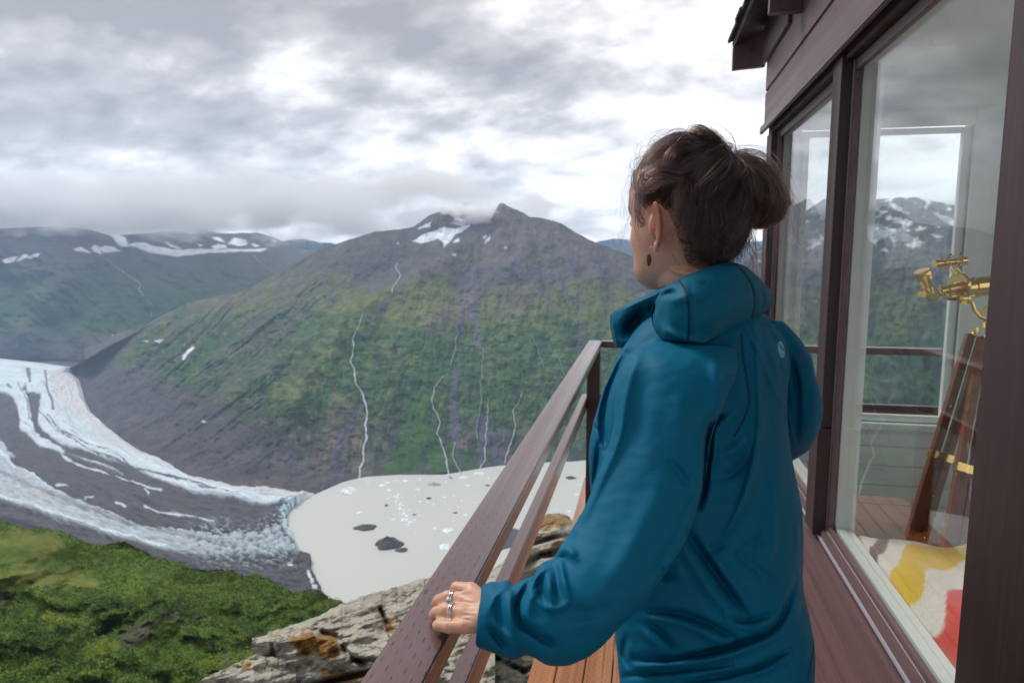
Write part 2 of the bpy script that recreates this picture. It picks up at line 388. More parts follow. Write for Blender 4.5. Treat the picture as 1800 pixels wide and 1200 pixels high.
# ---- pale mountains far away and the range on the right --------------------
def f_relief(px, py, v, u): return -ridged((px+py*.3)/60, py/120, 5, 203)*500-fbm(px/14, py/9, 4, 204)*160
def f_paint(px, py, v, u):
    n1 = fbm(px/40, py/16, 5, 261); n2 = fbm(px/11, py/7, 4, 262)
    c = np.broadcast_to(ROCK*1.1, px.shape+(3,)).copy()
    sn = sstep(-.15, .1, n1+.5*n2+.012*(440-py))*sstep(520, 440, py)
    sd = psd(px, py, [(540,424),(556,416),(566,417),(566,430),(570,442),(556,442),(550,430)]); sn = np.where((px > 500) & (px < 640), sstep(-3, 3, sd+3*n2), sn)
    return np.clip(mixc(c, SNOW, sn), .01, .9)
fx = np.linspace(-300, 2700, 260)
fy = 430+14*np.sin(fx/70)+8*np.sin(fx/23+1)+np.interp(fx, [400,480,540,580,620,700,990,1020,1050,1110,1200,1400], [20,-8,-16,-22,-6,6,10,-20,-18,2,0,-20])
o_, _, _ = mountain('distant_mountains', list(zip(fx, fx*0+500)), list(zip(fx, fy, fx*0+9600)), 900, 90, f_relief, f_paint, lmat, back=1800, bz=LAKE_Z, ridge_noise=3)
def r_relief(px, py, v, u):
    wob = 20*fbm(px/80, py/60, 3, 340)
    return -ridged((px+py*.35+wob)/110, py/330, 5, 303)*170-ridged((px+wob)/34, py/150, 4, 305)*60-fbm(px/22, py/15, 4, 308)*36
def r_paint(px, py, v, u):
    n1 = fbm(px/90, py/50, 5, 361); n2 = fbm(px/20, py/12, 4, 362); st = fbm((px+py*.4)/16, py/110, 4, 364)
    c = np.broadcast_to(ROCK*.9, px.shape+(3,)).copy(); c *= (1+.3*st+.25*n2)[..., None]
    gm = sstep(470, 540, py+34*n1+16*st); c = mixc(c, GRASSY*.8, gm*.85); c = mixc(c, BUSH*1.3, sstep(530, 590, py+30*n1+10*n2)*.85)
    c = mixc(c, np.array([.10, .11, .04]), gm*sstep(.1, .4, n1+.4*n2)*.6)
    sn = sstep(.16, .34, n2*.75+n1*.4+.0028*(400-py))*sstep(500, 430, py)
    for poly in ([(1636,372),(1660,378),(1694,392),(1690,402),(1660,390)], [(1590,430),(1612,424),(1628,426),(1606,438)], [(1548,440),(1556,436),(1560,442)], [(1550,414),(1560,412),(1556,422)]):
        sn = np.maximum(sn, sstep(-2, 2, psd(px, py, poly)+2.5*n2))
    return np.clip(mixc(c, SNOW, sn), .006, .9)
rx = np.linspace(1180, 2900, 200)
ry = np.interp(rx, [1180,1300,1380,1450,1540,1600,1680,1760,1900,2100,2400,2900], [560,470,395,350,352,346,362,370,340,330,350,420])
rb = np.interp(rx, [1180,1500,2000,2900], [812,810,800,760])
o_, rbv, _ = mountain('mountain_ridge', list(zip(rx, rb)), list(zip(rx, ry, np.interp(rx, [1180,1500,2900], [3300,3500,3600]))), 800, 300, r_relief, r_paint, mmat, back=2600, ridge_noise=3)

# ---- streams and waterfalls draped on the slopes --------------------------
wm, nt, b = newmat('rushing_water'); b.inputs['Base Color'].default_value = (.50, .52, .56, 1); b.inputs['Roughness'].default_value = .5
cn = noise(nt, geoco(nt), .06, 4); nt.links.new(ramp(nt, cn, [(.3, (.26, .27, .29)), (.62, (.50, .52, .55))]), b.inputs['Base Color'])
def stream(pts, w0, w1, bv, seed, lift=5.0):
    pts = np.asarray(pts, float); L = np.r_[0, np.cumsum(np.hypot(*np.diff(pts, axis=0).T))]
    n = int(L[-1]/2.2)+2; s = np.linspace(0, L[-1], n)
    X = np.interp(s, L, pts[:, 0])+2.4*fbm(s/14, s*0+seed, 3, seed); Y = np.interp(s, L, pts[:, 1])
    W = (.66 if w1 > 2.5 else .45)*np.interp(s, [0, L[-1]], [w0, w1])*(1+.45*fbm(s/9, s*0+2.2, 2, seed+3)); V = []
    for i in range(n):
        for sx in (-1, 0, 1):
            r = Vector(ray(X[i]+sx*W[i]/2, Y[i]).tolist()).normalized()
            hit = bv.ray_cast(Vector(CAM.tolist()), r)
            d = hit[3] if hit[0] is not None else (V[-1]-Vector(CAM.tolist())).length if V else 2500
            V.append(Vector(CAM.tolist())+r*(d-lift-(3 if sx == 0 else 0)))
    V = np.array([list(q) for q in V]).reshape(n, 3, 3)
    # give the water body thickness by a back sheet inside the slope
    r = (V-CAM); r = r/np.linalg.norm(r, axis=2)[..., None]
    Vb = V+r*12; Vall = np.concatenate([V, Vb[:, ::-1]], 1)
    me = mesh_np('stream', Vall, gridF(n, 6, wrap=True)); o = link('stream', me, wm); props(o, kind='structure'); return o
S = [([(699,462),(696,470),(704,484),(698,495),(690,505),(689,513)], 2.2, 2.6), ([(637,548),(634,562),(628,580),(620,592),(621,610),(617,635),(623,655),(625,670),(634,688),(640,696),(643,712),(646,728),(642,748),(645,770),(639,788),(639,806),(634,824),(631,842)], 2.4, 6.0),
     ([(806,583),(801,594),(801,612),(795,630),(792,642)], 2.6, 2.2), ([(780,660),(764,680),(760,700),(761,718),(770,728),(773,745),(768,762),(776,778),(783,800),(788,830),(791,838)], 1.8, 4.2),
     ([(850,610),(847,650),(845,690),(846,710),(838,745),(838,765),(841,780)], 1.5, 1.8), ([(858,700),(857,730),(854,770),(852,790),(853,808),(845,822),(843,828)], 1.6, 3.2),
     ([(918,690),(912,706),(902,722),(906,750),(899,775),(892,796),(887,814)], 1.6, 3.4), ([(800,775),(795,800),(803,818),(811,832)], 1.6, 2.6),
     ([(930,580),(942,604),(952,632),(957,648)], 1.4, 1.2), ([(972,602),(985,636),(992,660)], 1.4, 1.4)]
for i, (p, a, b_) in enumerate(S): stream(p, a, b_, mbv, i+2)
for i, (p, a, b_) in enumerate([([(205,470),(222,482),(240,493),(247,500),(244,508),(252,519)], 2.2, 2.6), ([(257,526),(268,536)], 2.4, 1.6), ([(265,546),(267,556),(265,562)], 2.0, 1.6), ([(168,444),(190,458),(204,470)], 1.6, 2.0), ([(440,443),(455,458),(480,478)], 1.6, 1.4), ([(198,588),(201,600)], 6, 4)]):
    stream(p, a, b_, lbv, i+30, lift=18)
# ============================================================ VALLEY FLOOR, GLACIER, LAKE
m, nt, b = newmat('valley_gravel'); co = geoco(nt)
nt.links.new(ramp(nt, noise(nt, co, .01, 8, .65), [(.3, (.05, .047, .055)), (.7, (.11, .10, .105))]), b.inputs['Base Color']); b.inputs['Roughness'].default_value = .95
bump(nt, noise(nt, co, .03, 8), 1, 6, b)
n = 61; gx, gy = np.meshgrid(np.linspace(-30000, 30000, n), np.linspace(-30000, 30000, n), indexing='ij')
gz = np.full_like(gx, LAKE_Z-8)
props(link('ground', mesh_np('ground', np.stack([gx, gy, gz], -1), gridF(n, n)), m), kind='structure')

# lake
lakem, nt, b = newmat('silty_water'); co = geoco(nt)
nt.links.new(ramp(nt, noise(nt, mapping(nt, co, (.0016, .0007, 1)), 1, 4, .5), [(.3, (.50, .515, .475)), (.7, (.57, .58, .545))]), b.inputs['Base Color'])
b.inputs['Roughness'].default_value = .35; b.inputs['Specular IOR Level'].default_value = .35
bump(nt, noise(nt, co, .25, 3), .25, .3, b)
shore = [(555,868),(577,858),(605,846),(640,838),(700,834),(780,834),(850,822),(905,815),(960,810),(1030,806),(1500,800),(2400,800),(2700,900),(2300,1500),(900,1500),(585,1200),(570,1050),(566,1046),(556,1018),(545,1008),(548,984),(522,976),(518,955),(504,925),(504,905),(512,895),(530,880)]
sh = np.array(shore, float); pl = np.vstack([np.repeat(sh, 1, 0), sh[:1]]); L = np.r_[0, np.cumsum(np.hypot(*np.diff(pl, axis=0).T))]
s = np.linspace(0, L[-1], 600)[:-1]; X = np.interp(s, L, pl[:, 0]); Y = np.interp(s, L, pl[:, 1])
jit = np.where((X < 600) & (Y > 870), 1.6, 0.0); X = X+jit*fbm(s/9, s*0, 3, 5); Y = Y+jit*fbm(s/9, s*0+7, 3, 6)*.6
LKP = atz(X, Y, LAKE_Z)
bm = bmesh.new(); vs = [bm.verts.new(p) for p in LKP.tolist()]; bm.faces.new(vs); bmesh.ops.triangulate(bm, faces=bm.faces[:])
bm.normal_update()
if sum(f.normal.z*f.calc_area() for f in bm.faces) < 0: bmesh.ops.reverse_faces(bm, faces=bm.faces[:])
me = bpy.data.meshes.new('lake'); bm.to_mesh(me); bm.free(); props(link('lake', me, lakem, smooth=False), kind='structure')

# glacier: sheet between its upper and lower margins, arched above the valley floor
GU = [(-700,600),(-400,612),(-100,622),(0,628),(70,636),(131,644),(124,653),(143,668),(149,700),(160,722),(190,750),(255,802),(345,842),(450,864),(520,868),(556,866)]
GL = [(-2400,760),(-1700,800),(-1100,850),(-800,865),(-500,880),(-350,890),(-250,895),(-200,900),(-120,905),(-60,912),(20,925),(140,965),(260,1010),(400,1045),(500,1060),(566,1062)]
tt = np.linspace(0, 1, 760); kk = np.linspace(0, 1, len(GU))
f = lambda a: np.interp(tt, kk, a)
ux, uy, bx_, by_ = f([p[0] for p in GU]), f([p[1] for p in GU]), f([p[0] for p in GL]), f([p[1] for p in GL])
nvG = 420; v = np.linspace(0, 1, nvG)[:, None]
GX = ux[None]*(1-v)+bx_[None]*v; GY = uy[None]*(1-v)+by_[None]*v; SS = tt[None]+0*GX; VV = v+0*GX
# flow coordinates
flow = SS*40; n1 = fbm(flow*.5, VV*14, 4, 401); n2 = fbm(flow*2.2, VV*55, 4, 402); n3 = fbm(GX/11, GY/6, 4, 403); n4 = fbm(GX/6-GY/9, GY/2.4, 3, 404)
nt_ = 2.2*n2+1.2*n3
DEB = np.array([.085, .078, .088]); ICE = np.array([.68, .80, .86]); PINK = np.array([.60, .56, .57]); BLUE = np.array([.40, .60, .68])
c = np.broadcast_to(DEB, GX.shape+(3,)).copy()*(1+.16*n1+.18*n3)[..., None]
def band(poly, soft=2.2, j=1.0): return sstep(-soft, soft, psd(GX, GY, poly)+nt_*j)
upper = band([(-900,560),(0,600),(140,600),(240,760),(360,838),(450,860),(560,866),(556,874),(520,889),(500,894),(450,892),(400,882),(340,872),(280,853),(237,828),(200,818),(160,800),(110,790),(78,768),(66,748),(70,720),(72,697),(48,694),(46,680),(30,700),(-40,690),(-400,700),(-900,720)], j=.8)
c = mixc(c, ICE*.92, upper)
pink = band([(124,650),(145,668),(150,712),(200,765),(260,806),(345,844),(450,868),(545,870),(540,884),(470,880),(420,872),(330,845),(250,812),(190,790),(130,770),(96,728),(92,690),(85,662)], 4)
c = mixc(c, PINK*(1.0), pink*upper*(.60+.35*np.clip(n2+.1, -.4, .5)))
c = mixc(c, BLUE*1.15, band([(100,715),(118,720),(150,752),(200,786),(180,790),(130,770),(105,745)], 5)*.35*upper)
# second ribbon
rib = band([(-900,730),(-40,694),(20,690),(44,690),(50,705),(56,745),(66,768),(94,790),(120,800),(110,806),(70,790),(34,760),(36,745),(30,718),(16,696),(-40,690),(-300,745)], 1.6, .7)
c = mixc(c, ICE*.92, rib)
for pts, ww in (([(120,803),(165,818),(215,838)], 2.2), ([(110,808),(150,826),(190,842)], 1.6), ([(232,852),(262,864)], 2.6), ([(255,868),(262,876)], 1.5), ([(205,846),(245,858),(285,868)], 1.2)):
    d, t = pdist(GX, GY, pts); c = mixc(c, ICE*.85, sstep(ww+1.4, ww-1.2, d+nt_*.5)*.9)
# dark stripes in the ice
for pts, w0, w1 in (([(50,656),(53,676)], 4, 2), ([(80,658),(84,690),(92,710),(94,725)], 1.5, 2.0), ([(52,696),(66,700),(64,745)], 1.0, 4), ([(60,700),(62,735),(64,760),(90,782),(130,808),(180,826),(240,848),(300,862)], 4.5, 1.2),
                    ([(68,728),(92,755),(130,782),(170,802),(215,822),(262,838),(330,858),(400,876)], 1.0, 1.2), ([(84,738),(110,765),(150,786),(200,804),(236,832)], .9, .8), ([(32,680),(48,710),(52,740),(70,768)], .8, .6),
                    ([(14,682),(22,690)], 1.6, 1.0), ([(44,750),(78,778),(112,800)], .8, 1.4), ([(260,838),(300,848),(350,866),(420,880)], .7, .7)):
    d, t = pdist(GX, GY, pts); ww = w0*(1-t)+w1*t; c = mixc(c, DEB*1.05, sstep(ww+1.1, ww-.9, d+nt_*.45)*.85)
# fine flow lines
c = c*(1-.22*sstep(.05, .6, np.abs(fbm(flow*.3, VV*70, 3, 431)))*np.clip(upper+rib, 0, 1))[..., None]
# lower ice stream
low = band([(-1500,760),(-200,772),(0,780),(26,812),(10,818),(60,842),(92,866),(137,890),(180,908),(250,932),(300,944),(380,950),(450,950),(505,930),(520,950),(520,978),(450,990),(358,988),(292,976),(200,955),(125,928),(62,908),(0,884),(-200,850),(-1500,900)], 3.4, 1.3)
c = mixc(c, ICE*.80, low*(.72+.3*np.clip(n2+n3*.4, -.8, .8)))
c = mixc(c, PINK*.80, low*sstep(.0, .5, n1+.2*n3)*.55)
d, t = pdist(GX, GY, [(0,838),(60,868),(150,905),(240,935),(330,958),(420,975)]); c = mixc(c, DEB*1.3, low*sstep(7, 1, d+nt_)*.45)
c = mixc(c, ICE, low*sstep(5, 0, pdist(GX, GY, [(0,880),(62,903),(125,924),(200,950),(292,970)])[0]+nt_*.8)*.8)
for pts, ww in (([(40,832),(70,850),(90,868)], 2.2), ([(255,898),(275,905),(320,914),(375,926)], 1.6), ([(205,890),(220,897)], 2), ([(100,860),(118,862)], 1.4), ([(150,884),(165,879)], 1.4), ([(0,800),(26,830)], 3)):
    d, t = pdist(GX, GY, pts); c = mixc(c, ICE*.9, sstep(ww+1.4, ww-1.2, d+nt_*.6)*.85)
# broken blue ice towards the snout
zone = sstep(-20, 20, psd(GX, GY, [(340,935),(400,925),(450,930),(490,900),(515,895),(525,975),(520,1000),(440,1005),(350,1000)])+10*n1)
c = mixc(c, np.array([.46, .58, .64]), zone*sstep(.0, .5, n3*.6+n4*.5+.5*n2)*.8)
c = mixc(c, DEB*.8, zone*sstep(.0, .3, -n3*.6-n4*.4)*.6)
d, t = pdist(GX, GY, [(513,894),(500,902),(497,922),(508,942),(520,958)]); c = mixc(c, np.array([.50, .70, .78]), sstep(9, 2, d+3*n3)*sstep(-.3, .15, n4)*.85); c = mixc(c, DEB*.5, sstep(3.2, 1.6, np.abs(d-10)+2*n4)*.6)
c = mixc(c, np.array([.85, .9, .92]), sstep(4, 1, pdist(GX, GY, [(528,886),(545,873),(560,866)])[0]+2*n4)*.8)
for pts, ww in (([(543,1018),(549,1032)], 3), ([(551,1042),(556,1043)], 2), ([(508,998),(514,999)], 2.4), ([(522,960),(528,952)], 3)):
    d, t = pdist(GX, GY, pts); c = mixc(c, np.array([.75, .8, .82]), sstep(ww+1.2, ww-1, d+nt_*.4)*.9)
ice_m = np.clip(upper+rib+low, 0, 1)
H = 12+10*n1+ice_m*(6+3.5*n2)+1.6*n3+zone*4.5*np.clip(n3+n4*.5, -1, 1)+1.5*n4
edge = np.clip(np.minimum(VV/.03, (1-VV)/.03), 0, 1)*np.clip(psd(GX, GY, [tuple(p) for p in [(-9000,0),(-9000,3000),(568,3000),(570,1050),(556,1018),(545,1008),(548,984),(522,976),(518,955),(504,925),(504,905),(512,895),(530,880),(556,867),(556,0)]])/1.6, 0, 1)
P = atz(GX, GY, LAKE_Z); P = P+(P-CAM)*0; P[..., 2] += H*edge-5*(1-edge)
P[..., 2] = np.where(edge < .02, LAKE_Z-7, P[..., 2])
icem = terrain_mat('glacier_ice', .05, .2, 1.0, rough=.8, var=.14)
props(link('glacier', mesh_np('glacier', P, gridF(nvG, 760), np.clip(c, .01, .88)), icem), kind='structure')

# icebergs
def berg_mesh(name, kind, seed, rx, ry, h):
    rg = np.random.default_rng(seed); n = 9 if rx < 9 else 22; nr = 5 if rx < 9 else 9
    th = np.linspace(0, 2*math.pi, n, endpoint=False); prof = np.linspace(0, 1, nr)[:, None]
    rad = (1-prof**1.6)*(1+.30*vnoise(np.cos(th)*1.3+seed, np.sin(th)*1.3, seed)[None])+.02
    k = rg.uniform(-.35, .35, 2)
    X = rad*np.cos(th)[None]*rx+k[0]*rx*prof; Y = rad*np.sin(th)[None]*ry+k[1]*ry*prof
    Z = prof**.75*h*(1+.35*vnoise(np.cos(th)[None]*2+seed, np.sin(th)[None]*2+prof*2, seed+2))-.12*h
    V = np.stack([X, Y, Z], -1).reshape(-1, 3); Fq = gridF(nr, n, wrap=True).tolist()
    me = bpy.data.meshes.new(name); top = list(range((nr-1)*n, nr*n)); me.from_pydata(V.tolist(), [], Fq+[top, list(range(n))[::-1]]); me.update(); return me
bw, nt, b = newmat('white_ice'); nt.links.new(ramp(nt, noise(nt, geoco(nt), .2, 5), [(.3, (.55, .66, .70)), (.6, (.86, .88, .89))]), b.inputs['Base Color']); b.inputs['Roughness'].default_value = .6
bd, nt, b = newmat('debris_ice'); nt.links.new(ramp(nt, noise(nt, mapping(nt, geoco(nt), (.12, .12, .5)), 1, 7, .7), [(.3, (.035, .033, .038)), (.7, (.13, .125, .13))]), b.inputs['Base Color']); b.inputs['Roughness'].default_value = .9
bump(nt, noise(nt, geoco(nt), .3, 6), 1, 2, b)
bg, nt, b = newmat('grey_ice'); nt.links.new(ramp(nt, noise(nt, geoco(nt), .1, 5), [(.35, (.14, .18, .20)), (.65, (.45, .52, .55))]), b.inputs['Base Color']); b.inputs['Roughness'].default_value = .7
def berg(px, py, w, asp, mat, hgt, label, seed, group=None, name='iceberg'):
    p = atz(px, py, LAKE_Z); d = float(np.linalg.norm(p-CAM)); rx = w/2*d/F*1.05
    el = math.radians(20); ry = max(rx*asp/.35, rx*.5)
    me = berg_mesh(name, 0, seed, rx, ry, hgt*rx)
    o = link(name, me, mat, smooth=False); o.location = p.tolist(); o.rotation_euler.z = YAW
    props(o, label, 'iceberg', group); return o
big = [(613,863,24,.5,bw,.5,'largest white iceberg, lying flat near the left shore of the lake'), (633,901,11,.35,bw,.5,'small white iceberg alone between the large flat one and the dark debris bergs'),
       (642,927,36,.22,bd,.35,'dark flat topped debris covered iceberg, smaller of the two big dark ones'), (684,958,44,.28,bd,.75,'dark pointed debris covered iceberg, largest on the open lake'),
       (706,966,20,.3,bd,.4,'low pale grey tail of debris ice touching the dark pointed iceberg'),
       (763,851,22,.25,bg,.3,'grey blue slab of ice near the far shore left of the wooden railing'), (887,945,62,.5,bd,.3,'big dark debris raft seen between the upper and lower railing bars'),
       (713,914,18,.3,bw,.5,'bright white iceberg at the lower end of the chain of floes'), (782,961,17,.5,bw,.5,'white iceberg beside the near edge of the railing, lowest of the white ones'),
       (815,839,16,.25,bw,.4,'white slab near the far shore, left of two beside the railing'), (843,832,18,.3,bw,.4,'white slab near the far shore touching the railing edge'),
       (683,876,10,.35,bw,.5,'oval white floe above the chain of floes'), (679,888,6,.6,bd,.6,'tiny black berg left of the chain of floes'), (754,876,9,.3,bd,.5,'small black berg among the floes below the grey slab'),
       (728,904,7,.3,bd,.4,'small black berg right of the chain of floes'), (788,932,18,.35,bw,.4,'rounded white floe beside a dark chip near the railing'), (800,901,8,.25,bd,.4,'thin dark chip of ice near the railing edge'),
       (857,853,9,.3,bd,.4,'small dark berg touching the railing near the far shore'), (1003,840,17,.25,bd,.5,'low dark berg beyond the lower rail beside the teal jacket'), (681,848,10,.4,bw,.4,'white floe near the far shore, right of a pair'),
       (671,853,10,.4,bw,.4,'white floe near the far shore, left of a pair'), (684,861,8,.4,bw,.4,'white floe just below the pair near the far shore'), (712,845,9,.4,bw,.4,'white floe touching the far shore midway to the railing'),
       (692,913,8,.4,bw,.5,'white floe at the left foot of the chain of floes'), (823,853,8,.4,bw,.4,'round white floe alone under the two shore slabs'), (910,940,14,.2,bw,.3,'thin white strip of ice beside the dark debris raft')]
for i, (x, y, w, a, mt, h, lb_) in enumerate(big): berg(x, y, w, a, mt, h, lb_, i*7+3, 'icebergs on the lake')
rg = random.Random(11); pts = []
for k in range(95):
    r = rg.random()
    if r < .34: x = rg.gauss(0, 1); t = rg.random(); px, py = 696+t*22+x*5, 868+t*50+rg.gauss(0, 2)
    elif r < .72: px, py = rg.gauss(765, 42), rg.gauss(888, 28)
    elif r < .85: px, py = rg.uniform(630, 900), rg.gauss(842, 3)
    else: px, py = rg.uniform(930, 1026), rg.uniform(824, 930)
    if not (634 < px < 1027 and 838-max(0, px-800)*.1 < py < 945): continue
    if py < 700: continue
    pts.append((px, py, rg.choice([2, 2.5, 3, 3, 4, 4.5, 6])))
for i, (x, y, w) in enumerate(pts): berg(x, y, w, .5, bw, .5, 'small white ice floe among the scattered floes on the grey lake', 100+i % 12, 'small floes scattered over the lake', 'ice_floe')

# ============================================================ NEAR GREEN HILLSIDE
hc = [(-700,850,420),(-300,880,400),(0,918,360),(60,925,350),(100,936,340),(150,948,330),(200,952,325),(255,972,310),(280,985,300),(330,1006,290),(400,1006,275),(450,1012,260),(500,1028,245),(560,1046,230),(590,1062,225),(700,1120,210),(900,1200,200),(1200,1250,190)]
nu, nv = 820, 560
hx = np.interp(np.linspace(0, 1, nu), [0, .12, .85, 1], [-700, -60, 700, 1200])
hy = np.interp(hx, [p[0] for p in hc], [p[1] for p in hc]); hd = np.interp(hx, [p[0] for p in hc], [p[2] for p in hc])
v = np.linspace(0, 1, nv)[:, None]
PX = hx[None]+0*v; PY = (hy[None]*(v)+(1-v)*(1330.0)); PXw = PX
n0 = fbm(PX/150, PY/90, 4, 501)
D = 95*(hd[None]/95)**(v**1.15)
D = D+D*.22*fbm(PX/170+PY/200, PY/85, 4, 502)*np.sin(v*math.pi)**.6
P = at(PX, PY, D)
# bushes: lumps in world space
wx, wy = P[..., 0], P[..., 1]
lump = 1-np.abs(vnoise(wx/5.5, wy/5.5, 511)); lump2 = fbm(wx/2.0, wy/2.0, 3, 512); lump3 = fbm(wx/22, wy/22, 3, 513)
gx_ = fbm(PX/120, PY/50, 4, 520); gx2 = fbm(PX/30, PY/16, 4, 521)
meadow = np.zeros_like(PX)
for poly in ([(-60,930),(40,935),(110,955),(115,975),(60,990),(-60,985)], [(60,1000),(160,1010),(180,1022),(90,1026),(-40,1040),(-60,1010)], [(225,1012),(300,1016),(290,1024),(230,1022)], [(-20,960),(70,968),(100,1000),(60,1010),(-20,990)]):
    meadow = np.maximum(meadow, sstep(-9, 9, psd(PX, PY, poly)+26*gx_+15*gx2))
bush = 1-meadow
k = np.sin(np.clip(v, 0, 1)*3.14)**.0
P[..., 2] += bush*(1.0*lump+.5*lump2+4.2*lump3-.8)+meadow*.25*lump2
c = np.broadcast_to(np.array([.100, .170, .024]), PX.shape+(3,)).copy()
c = mixc(c, [.050, .105, .020], sstep(-.05, .35, gx_+.3*gx2)*.75)
c = mixc(c, [.165, .225, .028], sstep(.05, .4, fbm(PX/70, PY/24, 4, 530)+.3*gx2)*.75)
c = mixc(c, [.115, .175, .028], meadow*.9); c = mixc(c, [.18, .18, .045], meadow*sstep(.05, .4, gx_+gx2*.5)*.6); c = c*(1+.25*gx2*meadow)[..., None]
rock = np.zeros_like(PX)
for poly in ([(-20,1050),(25,1048),(30,1075),(-20,1080)], [(220,1110),(270,1092),(275,1110),(230,1140),(205,1145)], [(40,1042),(58,1046),(55,1056),(42,1052)], [(280,1090),(330,1098),(310,1112),(285,1105)], [(100,1060),(118,1068),(112,1078)], [(150,1100),(165,1112),(155,1120)], [(370,1130),(395,1150),(380,1155)], [(330,1080),(350,1085),(345,1092)], [(172,1104),(190,1094),(196,1100),(180,1112)], [(380,1140),(410,1165),(400,1172)]):
    rock = np.maximum(rock, sstep(-6, 5, psd(PX, PY, poly)+9*gx2))
c = mixc(c, [.085, .075, .065], rock*.8)
c *= (.80*(1+.30*fbm(wx/1.4, wy/1.4, 3, 540)*bush)*(1+.30*fbm(wx/38, wy/38, 3, 541)))[..., None]
r = ray(PX[-1], PY[-1]); h = r[:, :2]/np.hypot(r[:, 0], r[:, 1])[:, None]; rows = []
for q in range(1, 9):
    Q = P[-1].copy(); Q[:, :2] += h*(26*q**1.35); Q[:, 2] -= (22*q**1.5); Q[:, 2] = np.maximum(Q[:, 2], LAKE_Z-8)
    if q == 8: Q[:, :2] += h*150; Q[:, 2] = LAKE_Z-8
    rows.append(Q)
Pa = np.concatenate([P, np.stack(rows)]); ca = np.concatenate([c, np.repeat(c[-1:], 8, 0)])
hillm = terrain_mat('hillside_ground', .5, 2.2, 1.0, var=.55)
props(link('hillside', mesh_np('hillside', Pa, gridF(nv+8, nu), np.clip(ca, .008, .5)), hillm), kind='structure')
# leafy shrub canopy: many small leaf clumps as one cover
rgn = np.random.default_rng(5); N = 190000
iv = (rgn.random(N)**1.0*(nv-2)).astype(int); iu = (rgn.random(N)*(nu-1)).astype(int)
ok = (rock[iv, iu] < .35); iv, iu = iv[ok], iu[ok]
base = P[iv, iu]; dd = hdist(base); sz = .15+dd*.0008
base = base+rgn.normal(0, .35, base.shape)*np.array([1, 1, .6])+np.array([0, 0, .35])*bush[iv, iu][:, None]
a = rgn.normal(size=base.shape); a /= np.linalg.norm(a, axis=1)[:, None]; t2 = rgn.normal(size=base.shape); bb = np.cross(a, t2); bb /= np.linalg.norm(bb, axis=1)[:, None]
sz = sz*(.4+.6*bush[iv, iu]); s_ = (sz*rgn.uniform(.5, 1.25, len(sz)))[:, None]
V = np.stack([base-a*s_, base+bb*s_*.6, base+a*s_, base-bb*s_*.6], 1).reshape(-1, 3)
cc = c[iv, iu]*rgn.uniform(.8, 1.3, len(sz))[:, None]; cc = np.repeat(cc, 4, 0)
leafm, nt, b = newmat('shrub_leaves'); nt.links.new(attrc(nt).outputs['Color'], b.inputs['Base Color']); b.inputs['Roughness'].default_value = .7; b.inputs['Specular IOR Level'].default_value = .25
props(link('ground_cover', mesh_np('ground_cover', V, np.arange(len(V)).reshape(-1, 4), np.clip(cc, .005, .4)), leafm, smooth=False),
      'low green alder shrubs covering the near hillside', 'ground cover', kind='stuff')

# ============================================================ SKY, LIGHT, HAZE
w = bpy.data.worlds.new('World'); scene.world = w; w.use_nodes = True; nt = w.node_tree
for n_ in list(nt.nodes): nt.nodes.remove(n_)
out = nt.nodes.new('ShaderNodeOutputWorld'); tc = nt.nodes.new('ShaderNodeTexCoord').outputs['Generated']
SUN_EL, SUN_AZ = R(48), R(-62)     # azimuth from +Y towards +X (sun on the left, slightly ahead)
sky = nt.nodes.new('ShaderNodeTexSky'); sky.sky_type = 'NISHITA'; sky.sun_disc = False; sky.sun_elevation = SUN_EL; sky.sun_rotation = SUN_AZ
b1 = nt.nodes.new('ShaderNodeBackground'); nt.links.new(sky.outputs[0], b1.inputs[0]); b1.inputs[1].default_value = .08
sep = nt.nodes.new('ShaderNodeSeparateXYZ'); nt.links.new(tc, sep.inputs[0])
zz = vmath(nt, 'ADD', vmath(nt, 'MAXIMUM', sep.outputs[2], 0.0), .36)
cmb = nt.nodes.new('ShaderNodeCombineXYZ'); nt.links.new(vmath(nt, 'DIVIDE', sep.outputs[0], zz), cmb.inputs[0]); nt.links.new(vmath(nt, 'DIVIDE', sep.outputs[1], zz), cmb.inputs[1])
cv = cmb.outputs[0]
nA = noise(nt, mapping(nt, cv, (1.7, 2.1, 1), (0, 0, R(35)), (3.1, 1.2, 0)), 1.0, 2, .5, .1)
nB = noise(nt, mapping(nt, cv, (4.2, 5.6, 1), (0, 0, R(30)), (1.0, 4.0, 0)), 1.0, 7, .54, .12)
nC = noise(nt, mapping(nt, cv, (15, 19, 1), (0, 0, R(35))), 1.0, 5, .55, .1)
s1 = vmath(nt, 'ADD', vmath(nt, 'MULTIPLY', nA, .45), vmath(nt, 'MULTIPLY', nB, .45)); s2 = vmath(nt, 'ADD', s1, vmath(nt, 'MULTIPLY', nC, .10))
# darker masses overhead to the left, brighter to the right and low down
dirn = nt.nodes.new('ShaderNodeVectorMath'); dirn.operation = 'DOT_PRODUCT'; nt.links.new(tc, dirn.inputs[0]); dirn.inputs[1].default_value = (.42, .10, -.42)
s3 = vmath(nt, 'ADD', s2, vmath(nt, 'MULTIPLY', dirn.outputs['Value'], .34))
hz = nt.nodes.new('ShaderNodeMapRange'); nt.links.new(sep.outputs[2], hz.inputs[0]); hz.inputs[1].default_value = .0; hz.inputs[2].default_value = .22; hz.inputs[3].default_value = .11; hz.inputs[4].default_value = 0.0
s4 = vmath(nt, 'ADD', s3, hz.outputs[0])
cl = ramp(nt, s4, [(.36, (.190, .180, .180)), (.45, (.315, .300, .298)), (.51, (.49, .47, .462)), (.58, (.73, .708, .695)), (.68, (.94, .92, .90))])
b2 = nt.nodes.new('ShaderNodeBackground'); nt.links.new(cl, b2.inputs[0]); b2.inputs[1].default_value = 1.0
